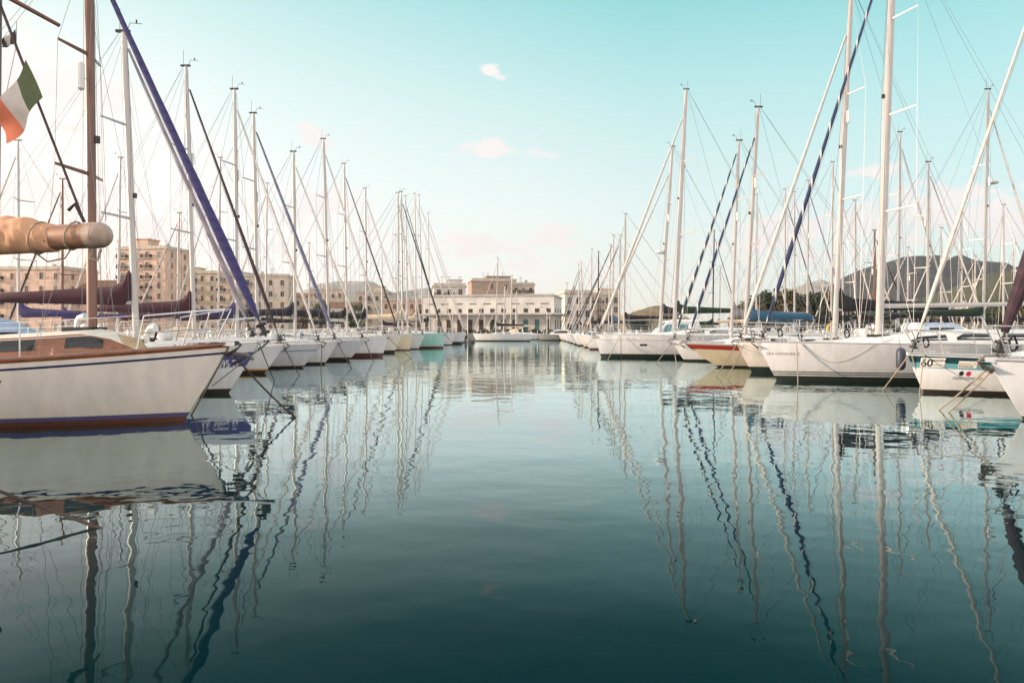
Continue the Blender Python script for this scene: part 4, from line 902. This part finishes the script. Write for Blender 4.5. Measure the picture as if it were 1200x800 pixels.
# berthed behind them on the right, bows away
for px, D, top, L, sp, cv, fu, ra, bi, lb in (
    (1152, 39, (1158, 105), 12.5, ALUG, 'green', 'pale', .62, 'green', 'yacht with radar dome and dark green awning under the near hill'),
    (1087, 44, (1088, 190), 11.5, ALU, 'navy', 'pale', 0, None, 'yacht whose mast crosses the mountain peak'),
    (1052, 48, (1055, 155), 12, ALU, 'black', 'pale', 0, None, 'yacht with tall pale mast just right of the thick white mast'),
    (1025, 51, (1025, 270), 9, SPARW, 'green', 'dark', 0, None, 'short yacht with brown wooden mast before the mountain'),
    (1002, 54, (1002, 235), 10.5, ALU, 'black', 'pale', 0, 'light_blue', 'yacht with short mast and light blue awning left of the thick white mast'),
    (974, 57.5, (976, 190), 12, ALU, 'black', 'pale', 0, None, 'yacht with mast close behind the black sail cover'),
    (946, 62, (947, 212), 12, ALU, 'blue', 'blue_grey', 0, None, 'yacht with broad blue sail cover before the dark trees'),
    (931, 64.5, (931, 225), 11.5, ALU, 'navy', 'pale', 0, None, 'yacht with slim mast before the middle of the dark trees'),
    (920, 67, (920, 222), 11.5, ALU, 'white', 'black', 0, None, 'yacht with slim mast left of the middle of the dark trees'),
    (886, 72, (887, 228), 11.5, ALU, 'cream', 'pale', 0, None, 'yacht with mast at the left end of the dark trees'),
    (835, 84, (837, 270), 11, DSPAR, 'green', 'dark', 0, None, 'yacht with dark brown mast left of the tree row'),
    (843, 92, (844, 312), 10, ALU, 'navy', 'pale', 0, None, 'small yacht with short pale mast beside the dark brown mast')):
    yacht(lb, D, 1, L, 3.4, bow=None, mast=px, mtop=top, spar=sp, cover=cv, furl=fu, boom_z=2.5, lvl=1 if D < 50 else 0, group=GROUP_R2, radar=ra, bimini=bi, hood='green' if ra else None, mr=.085)
for px, D, top, lb in ((1103, 62, (1103, 267), 'distant yacht with mast right of the mountain peak'), (1127, 60, (1127, 250), 'distant yacht with mast over the mountain shoulder'), (1176, 57, (1176, 240), 'distant yacht with mast before the near green hill'),
        (1188, 64, (1189, 285), 'distant yacht with short mast at the right edge'), (1064, 66, (1064, 290), 'distant yacht with short mast before the mountain'), (1142, 70, (1143, 300), 'distant yacht with short mast between mountain and near hill'), (988, 76, (988, 285), 'distant yacht with short mast at the foot of the mountain')):
    yacht(lb, D, -1, 11, 3.4, bow=None, mast=px, mtop=top, furl='pale', boom_z=2.5, cover='navy', lvl=0, group='yachts in the farthest right row')

# ------------------------------------------------------------------ middle of the basin
M1 = yacht('white yacht lying broadside in front of the warehouse with long black sail cover', 111, -1, 9.6, 3.2, bow=554, fb=1.25, fm=1.1, fs=1.05, rake=.6, side=WHITE, low=((.06, ANTI_G), (.14, ANTI_G)), mast=581, mtop=(583.5, 303), furl='pale', boom_z=2.5, boom_len=4.6, cover='black', lvl=1, hood='cream', name='sailing_yacht')
for px, D, top, lb in ((590, 127, (592, 335), 'cream masted yacht left of three stern-to the warehouse quay'), (598, 130, (600, 323), 'middle yacht of three stern-to the warehouse quay'), (604, 133, (605.5, 341), 'short masted yacht right of three stern-to the warehouse quay')):
    yacht(lb, D, -1, 10, 3.2, bow=None, mast=px, mtop=top, furl='cream' if False else 'pale', boom_z=2.5, cover='cream', lvl=0, mr=.13, yaw=0, group='yachts by the warehouse quay')

# motor boats
def motorboat(label, px_bow, D, d, L, B, hc, glass, cabin_h, low=BLACK, name='motor_boat', railing=True, canopy=None):
    bw = X(px_bow, D); root = empty(name, (bw - d * L / 2, D, 0), 0 if d > 0 else math.pi, label, 'motor boat')
    H = Hull(L, B, 1.25, .95, .85, .9, 0, .92, 2.6, .7)
    ts = [i / 16 for i in range(17)]; b = MB()
    lev = [-.4, -.1, .12, .3, .5]
    for sd in (-1, 1):
        b.grid([[H.pt(t, z, sd) for z in lev] + [H.pt(t, H.sheer(t) - .12, sd), H.pt(t, H.sheer(t), sd)] for t in ts], mrow=[1, 1, 0, 0, 0, 0])
    q = [H.pt(0, z, -1) for z in (-.4, .3, H.sheer(0))]; b.face(q + [(p[0], -p[1], p[2]) for p in q[::-1]], 0)
    b.build('hull', [hc, low], root, angle=50)
    b = MB(); b.grid([[(H.ends(H.sheer(t))[0] + (H.ends(H.sheer(t))[1] - H.ends(H.sheer(t))[0]) * t, f * H.hb(t) * .99, H.sheer(t) - .02) for f in (-1, 0, 1)] for t in ts]); b.build('deck', DECK, root)
    w = B * .36; z = .85
    sec = ((L * .22, .30, .75), (L * .10, cabin_h * .92, .88), (L * .02, cabin_h, .92), (-L * .16, cabin_h, .94), (-L * .20, cabin_h * .25, .96))
    b = MB(); b.grid([[(x, -w * 1.0, z), (x, -w * f, z + h * .95), (x, -w * f * .7, z + h * 1.05), (x, w * f * .7, z + h * 1.05), (x, w * f, z + h * .95), (x, w, z)] for x, h, f in sec], cap=True)
    cb = b.build('cabin', DECK, root, angle=30)
    b = MB(); x0, x1 = L * .205, L * .105
    b.face([(x0 + .02, -w * .68, z + .40), (x0 + .02, w * .68, z + .40), (x1 + .04, w * .74, z + cabin_h * .93), (x1 + .04, -w * .74, z + cabin_h * .93)]); 
    b.build('windscreen', glass, cb, smooth=False)
    for sd in (-1, 1):
        b = MB(); b.face([(L * .15, sd * (w * .95 + .01), z + cabin_h * .42), (-L * .14, sd * (w * .965 + .01), z + cabin_h * .42), (-L * .12, sd * (w * .945 + .012), z + cabin_h * .82), (L * .10, sd * (w * .915 + .012), z + cabin_h * .80)]); b.build('side_window', glass, cb, smooth=False)
    b = MB(); b.tube([(-L * .05, 0, z + cabin_h), (-L * .05, 0, z + cabin_h + .5)], .03, 5); b.ball((-L * .05, 0, z + cabin_h + .3), .22, sc=(1, 1, .6)); b.build('radar_dome', DECK, cb)
    if railing:
        b = MB()
        for sd in (-1, 1):
            pts = []
            for t in (.55, .7, .85, .97): xs, xb = H.ends(H.sheer(t)); pts.append(Vector((xs + (xb - xs) * t, sd * H.hb(t) * .92, H.sheer(t))))
            b.tube([p + Vector((0, 0, .5)) for p in pts], .016, 4)
            for p in pts: b.tube([p, p + Vector((0, 0, .5))], .014, 4)
        b.build('bow_rail', STEEL, root)
    return root
motorboat('white motor cruiser with turquoise windscreen tucked behind the big modern sloop', 722, 51.5, -1, 9, 3.2, WHITE, TURQ, 1.55)
motorboat('low dark hulled motor boat in front of the right end of the warehouse', 628, 119, -1, 8.5, 3.0, GREYH, GLASS, 1.0)
motorboat('small white launch with blue top moored off the far right cluster', 667, 80, -1, 5.5, 2.1, WHITE, TURQ, .7, BLACK)
# inflatable tender
tr = empty('inflatable_tender', (X(549, 98), 98, 0), R(80), 'small dark inflatable tender with outboard beside the last left yacht', 'dinghy')
RUB = mat('grey_rubber', (.10, .10, .11), .6, var=.2, scale=4)
b = MB(); b.tube([(-1.5, -.6, .2), (.6, -.6, .22), (1.3, -.3, .32), (1.5, 0, .36), (1.3, .3, .32), (.6, .6, .22), (-1.5, .6, .2)], .22, 9); b.build('tube', RUB, tr)
b = MB(); b.box(-1.4, 1.1, -.45, .45, .05, .12); b.box(-1.4, -1.32, -.45, .45, .12, .5); b.build('floor', GREYH, tr, smooth=False)
b = MB(); b.box(-1.75, -1.4, -.16, .16, .55, 1.0); b.tube([(-1.55, 0, .6), (-1.6, 0, -.3)], .07, 6); b.tube([(-1.4, 0, .85), (-.9, 0, .95)], .025, 5); b.build('outboard_motor', DRUM, tr)

# ------------------------------------------------------------------ yawl just outside the frame: only its mizzen boom reaches in
yr = empty('yawl', (-9.75, 6.5, 0), math.atan2(6.2 - 6.5, -4.66 + 9.75), 'wooden yawl at the left edge, varnished boom with furled orange sail reaching into view', 'sailboat', GROUP_L)
Hy = Hull(10.2, 2.6, 1.15, .9, .9, .7, .3, .5, 1.7, .6)
b = MB(); ts = [i / 20 for i in range(21)]; lev = [-.45, -.1, .1, .4, .7]
for sd in (-1, 1): b.grid([[H_pt for H_pt in ([Hy.pt(t, z, sd) for z in lev] + [Hy.pt(t, Hy.sheer(t) - .1, sd), Hy.pt(t, Hy.sheer(t), sd)])] for t in ts], mrow=[1, 1, 0, 0, 0, 2])
q = [Hy.pt(0, z, -1) for z in (-.45, .1, Hy.sheer(0))]; b.face(q + [(p[0], -p[1], p[2]) for p in q[::-1]])
b.build('hull', [CREAM, ANTI_R, WOOD], yr, angle=50)
b = MB(); b.grid([[(-5.1 + 10.2 * t, f * Hy.hb(t) * .98, Hy.sheer(t) - .02) for f in (-1, 0, 1)] for t in ts]); b.build('deck', TEAKD, yr)
ri = yr.matrix_basis.inverted() if False else None
def yl(x, y, z):
    a = yr.rotation_euler.z; dx, dy = x - yr.location.x, y - yr.location.y
    return Vector((math.cos(a) * dx + math.sin(a) * dy, -math.sin(a) * dx + math.cos(a) * dy, z))
b = MB(); b.tube([(-.6, 0, .9), (-1.2, 0, 12)], [.10, .07], 10); b.build('mainmast', SPARW, yr)
b = MB(); b.tube([yl(-4.76, 6.22, .9), yl(-4.70, 6.22, 5.6)], [.066, .055], 10)
mz = b.build('mizzen_mast', SPARW, yr)
b = MB(); b.tube([yl(-4.74, 6.22, 4.72), yl(-4.18, 6.3, 4.42)], [.026, .02], 6); b.build('spreader', SPARW, mz)
b = MB(); b.tube([yl(-4.72, 6.2, 2.42), yl(-3.62, 5.98, 2.44)], .11, 14)
bm = b.build('mizzen_boom', mat('boom_varnish', (.34, .17, .10), .45, var=.35, scale=5, coat=.15, stretch=(.5, 5, 5)), yr)
b = MB(); b.tube([yl(-3.70, 5.996, 2.44), yl(-3.62, 5.98, 2.44)], .116, 16); b.ball(yl(-3.62, 5.98, 2.44), .115, n=16, k=8); b.build('boom_cap', mat('worn_boom_cap', (.42, .30, .24), .45, var=.35, scale=14), bm)
rows = []
cps = ((-.02, .0, .10), (.0, .06, .14), (.15, .09, .15), (.28, .085, .145), (.40, .05, .135), (.52, .01, .122), (.62, -.02, .112))
fine = []
for (u0, h0, w0), (u1, h1, w1) in zip(cps, cps[1:]):
    for k in range(6): q = k / 6; fine.append((u0 + (u1 - u0) * q, h0 + (h1 - h0) * q, w0 + (w1 - w0) * q))
for u, h, w in fine:
    c = yl(-4.72, 6.2, 2.42).lerp(yl(-3.62, 5.98, 2.44), u)
    rows.append([c + Vector((0, (w + .010 * math.sin(u * 34 + 3 * a) + .006 * math.sin(u * 71 - 5 * a)) * math.cos(a), -.13 + (h + .245 + .016 * math.sin(u * 29 + 2.2 * a)) * (.5 + .5 * math.sin(a)))) for a in [2 * math.pi * k / 28 for k in range(28)]])
b = MB(); b.grid(rows, closed=True, cap=True); b.build('furled_mizzen', CV['orange'], bm)
b = MB()
for k in range(2): c = yl(-3.86 - .35 * k, 6.02 + .07 * k, 2.44); b.tube([c + Vector((.03 * math.sin(a), (.122 + .02 * k) * math.cos(a), -.01 * k + (.122 + .02 * k) * math.sin(a))) for a in [2 * math.pi * j / 14 for j in range(15)]], .009, 5)
b.tube([yl(-3.66, 5.98, 2.33), yl(-3.70, 5.98, 2.24), yl(-3.63, 5.98, 2.22), yl(-3.60, 5.98, 2.32)], .012, 5)
b.tube([yl(-4.3, 6.1, 2.33), yl(-4.15, 6.1, 2.22), yl(-3.98, 6.08, 2.25), yl(-3.9, 6.05, 2.34)], .008, 4)
b.build('lashing', ROPE, bm)
lt, lb_ = Vector((-4.71, 6.2, 4.72)), Vector((-3.76, 6.0, 2.56))
b = MB(); b.tube([yl(*lt), yl(*lb_)], [.013, .011], 5); b.tube([yl(*lb_), yl(-3.84, 6.0, 2.72), yl(-3.9, 6.0, 2.66)], .016, 5); b.build('topping_lift', DROPE, yr)

# ------------------------------------------------------------------ flags
FL_G, FL_W, FL_R = (mat('flag_' + n, c, .85, var=.15, scale=8) for n, c in (('green', (.085, .105, .045)), ('white', (.52, .45, .41)), ('red', (.60, .17, .09))))
def flag(name, label, corners, mats, waves, cat='flag'):
    a, bb, c, d_ = [Vector(p) for p in corners]; n = 18; b = MB(); rows = []
    for i in range(n + 1):
        u = i / n; r = []
        for j in range(9):
            v = j / 8; p = (a.lerp(bb, v)).lerp(d_.lerp(c, v), u); r.append(p + Vector((0, 1, 0)) * waves * math.sin(u * 7 + v * 3) * (.3 + u))
        rows.append(r)
    nb = len(mats)
    b.grid(rows)
    b.m = [min(nb - 1, int((k // 8) / n * nb)) for k in range(len(b.f))]
    return tag(b.build(name, mats, angle=180), label, cat)
def wp(px, py, D): return (X(px, D), D, Z(py, D))
flag('flag', 'green, white and red tricolour hanging from the line at the upper left', (wp(30, 70, 6.1), wp(50, 114, 6.08), wp(11, 170, 5.95), wp(-8, 140, 6.0)), [FL_G, FL_W, FL_R], .05)
flag('pennant', 'small dark and white pennant at the top left corner above the tricolour', (wp(18, 34, 6.6), wp(19, 52, 6.6), wp(2, 56, 6.55), wp(0, 50, 6.55)), [mat('pennant_dark', (.06, .06, .08), .85), FL_W, mat('pennant_dark', (.06, .06, .08), .85)], .02)
b = MB(); b.tube([wp(19.5, 26, 6.6), wp(19, 54, 6.6), wp(-14, 210, 6.62)], .004, 4); tag(b.build('flag_halyard', WIRE), 'thin halyard carrying the small dark pennant', 'rope')

# ------------------------------------------------------------------ mooring ropes and fenders
def wl(px, py): D = HC * FPX / (py - HY); return (X(px, D), D, -.04)
def bowpt(Bt, dz=-.05, dx=0): p = wpt(Bt, (Bt['L'] / 2 + dx, 0, Bt['H'].sheer(1) + dz)); return p
rope(bowpt(A1, -.05), wl(223, 486), 'brown rope from the nearest left bow back down to the water', .016, ROPE, .02)
rope(bowpt(A1, -.2, .1), wl(349, 489), 'dark rope from the nearest left bow out over the channel', .016, DROPE, .05)
rope((-7.6, 6.25, 1.35), wl(134, 619), 'dark rope crossing the water at the lower left', .014, DROPE, .05, n=14)
rope(bowpt(A2), wl(322, 446), 'dark rope from the violet banded bow to the water', .014, DROPE, .03)
rope(bowpt(A3), wl(352, 440), 'dark rope from the orange striped yacht to the water', .016, DROPE, .04)
rope(bowpt(A4), wl(376, 437), 'dark rope from the grey striped yacht to the water', .018, DROPE, .04)
rope(bowpt(A5), wl(413, 432), 'dark rope from the cream decked yacht to the water', .018, DROPE, .04)
rope(bowpt(A7), wl(483, 420), 'dark rope from the oxblood banded yacht to the water', .02, DROPE, .05)
rope(bowpt(A10), wl(540, 412), 'dark rope from the mint green yacht to the water', .022, DROPE, .05)
rope(bowpt(A6), wl(438, 424), 'dark rope from the sixth left yacht to the water', .02, DROPE, .05)
p = bowpt(B0, -.1)
rope(p, wl(1098, 480), 'left of two pale ropes slanting from the nearest right bow', .017, ROPE, .02)
rope(p + Vector((.08, 0, -.03)), wl(1109, 483), 'right of two pale ropes slanting from the nearest right bow', .017, ROPE, .02)
p = bowpt(B1, -.05)
rope(p, wl(1033, 457), 'pale rope from the number sixty bow leading left', .016, ROPE, .01)
rope(p + Vector((.05, -.1, 0)), wl(1082, 459.5), 'pale rope running down the stem of the number sixty yacht', .016, ROPE, .01)
p = wpt(B2, (B2['L'] / 2 - 1.0, B2['H'].hb(.92) + .08, 1.22)); rope(p, (p.x, p.y - .1, -.05), 'vertical rope hanging down the large white hull', .016, ROPE, 0)
b = MB(); p0 = wpt(B2, (B2['L'] / 2 - 1.15, 1.05, 1.20)); p1 = wpt(B2, (B2['L'] / 2 - 2.9, 1.62, 1.18))
q0 = B2['H']; pts = []
for k in range(15):
    u = k / 14; x = B2['L'] / 2 - 1.2 - 1.9 * u; z = 1.20 - .58 * math.sin(math.pi * u); pts.append(wpt(B2, q0.on(x, z, 1, .012)))
b.tube(pts, .006, 4); tag(b.build('slack_rope', GREY_T), 'thin slack line drooping against the large white hull', 'rope')
p = bowpt(C, -.1); rope(p, wl(838, 442), 'pale rope from the cream bow leading down left', .018, ROPE, .02); rope(p + Vector((.3, 0, .02)), wl(851, 445), 'second pale rope from the cream bow, nearer the hull', .018, ROPE, .02)
p = bowpt(E, -.1); rope(p, wl(768, 426), 'pale rope leading left from the bow beside the red striped yacht', .02, ROPE, .02); rope(p + Vector((.1, 0, 0)), wl(793, 428), 'pale rope dropping steeply from the bow beside the red striped yacht', .02, ROPE, .02)
p = wpt(F, (F['L'] / 2 - 1.3, F['H'].hb(.9) + .1, 1.32)); rope(p, (p.x, p.y - .1, -.05), 'vertical rope hanging from the big modern sloop', .018, DROPE, 0)
rope(p + Vector((-.1, -.1, 0)), wl(712, 421), 'pale rope slanting from the big modern sloop toward its stem', .018, ROPE, .02)
p = wpt(B1, (B1['L'] / 2 - .22, .9, 1.0)); rope((X(1076, 15.4), 15.4, 2.9) if False else wpt(B1, (B1['L'] / 2 - .28, .22, .99)), wl(1077, 464.5), 'thin rope hanging beside the number sixty', .012, ROPE, 0)
rope(bowpt(G), wl(676, 415), 'pale rope from the yacht with mast radar leading left', .02, ROPE, .03)
def fender(label, p, l, r, m):
    b = MB(); x, y, z = p
    b.tube([(x, y, z), (x, y, z + .04), (x, y, z + .12), (x, y, z + l - .12), (x, y, z + l - .04), (x, y, z + l)], [r * .35, r * .75, r, r, r * .75, r * .3], 12)
    root = tag(b.build('fender', m), label, 'fender', 'fenders hung over the hulls')
    b = MB(); b.tube([(x, y, z + l), (x, y + .12, z + l + .28)], .008, 4); b.build('lanyard', DROPE, root)
FB = mat('dark_blue_fender', (.035, .045, .075), .5, var=.15, scale=6); FW = mat('white_fender', (.66, .65, .62), .5, var=.12, scale=6)
p = wpt(B2, (B2['lx'](X(1056, 20.2)), 1.95 + .14, .45)); fender('dark blue fender between the large white hull and the number sixty bow', p, .66, .13, FB)
for Bt, u, lb in ((A7, .62, 'white fender on the oxblood banded yacht'), (A4, .6, 'white fender on the grey striped yacht'), (F, .5, 'white fender amidships on the big modern sloop')):
    x = Bt['L'] * (u - .5); sd = -1 if Bt['d'] > 0 else 1; H = Bt['H']; q = wpt(Bt, (x, sd * (H.b(H.t_of(x, .6), .6) + .13), .35)); fender(lb, q, .55, .11, FW)

# ------------------------------------------------------------------ quay furniture
def lamp(label, x, y, h, arm):
    r = empty('street_lamp', (x, y, 1.1), 0, label, 'street lamp', 'street lamps along the quay')
    b = MB(); b.tube([(0, 0, 0), (0, 0, h * .8), (arm * .3, 0, h * .96), (arm, 0, h)], [.09, .06, .05, .04], 7); b.build('pole', DECK, r)
    b = MB(); rows = [[(arm + .35 * math.cos(a) * s, .14 * math.sin(a) * s, h + z) for a in [2 * math.pi * k / 10 for k in range(10)]] for s, z in ((.3, .08), (1, .02), (.9, -.06))]; b.grid(rows, closed=True, cap=True); b.build('lamp_head', STEEL, r)
lamp('curved white street lamp in front of the warehouse left part', X(548, 142), 142, 6.6, 1.6)
lamp('curved white street lamp near the warehouse right end', X(641, 142), 142, 5.5, -1.2)
lamp('curved street lamp before the white stepped block', X(512, 145), 145, 6.0, 1.2)
HG = 'dark hedge bushes along the warehouse quay'
for k in range(7):
    px = 552 + k * 15; rnd = random.Random(300 + k); b = MB()
    for j in range(260):
        d_ = Vector((rnd.gauss(0, 1), rnd.gauss(0, .6), abs(rnd.gauss(0, .8)))).normalized(); s = rnd.uniform(.10, .22); p = Vector((d_.x * 1.3, d_.y * .6, d_.z * .9 + .05)) * rnd.uniform(.7, 1.05); a = Vector((rnd.gauss(0, 1), rnd.gauss(0, 1), rnd.gauss(0, 1))).normalized(); q = d_.cross(a).normalized(); e = a
        b.face([p - q * s, p + e * s, p + q * s, p - e * s])
    o = b.build('bush', LEAF['dark'], smooth=False); o.location = (X(px, 143), 143, 1.1); tag(o, 'dark bush, %s from the left in the row before the warehouse doors' % ('first second third fourth fifth sixth seventh'.split()[k]), 'bush', HG)
for k, (px, py) in enumerate(((815, 728),)):
    D = HC * FPX / (py - HY); b = MB(); rnd = random.Random(k + 5)
    b.grid([[(.007 * math.cos(a) * s * (1 + .4 * math.sin(3 * a + k)), .012 * math.sin(a) * s, z) for a in [2 * math.pi * j / 9 for j in range(9)]] for s, z in ((.3, -.004), (1, .004), (.5, .012))], closed=True, cap=True)
    o = b.build('floating_scrap', DROPE); o.location = (X(px, D), D, .0); tag(o, ('tiny scrap of litter floating on open water right of centre', '', '')[k], 'litter')
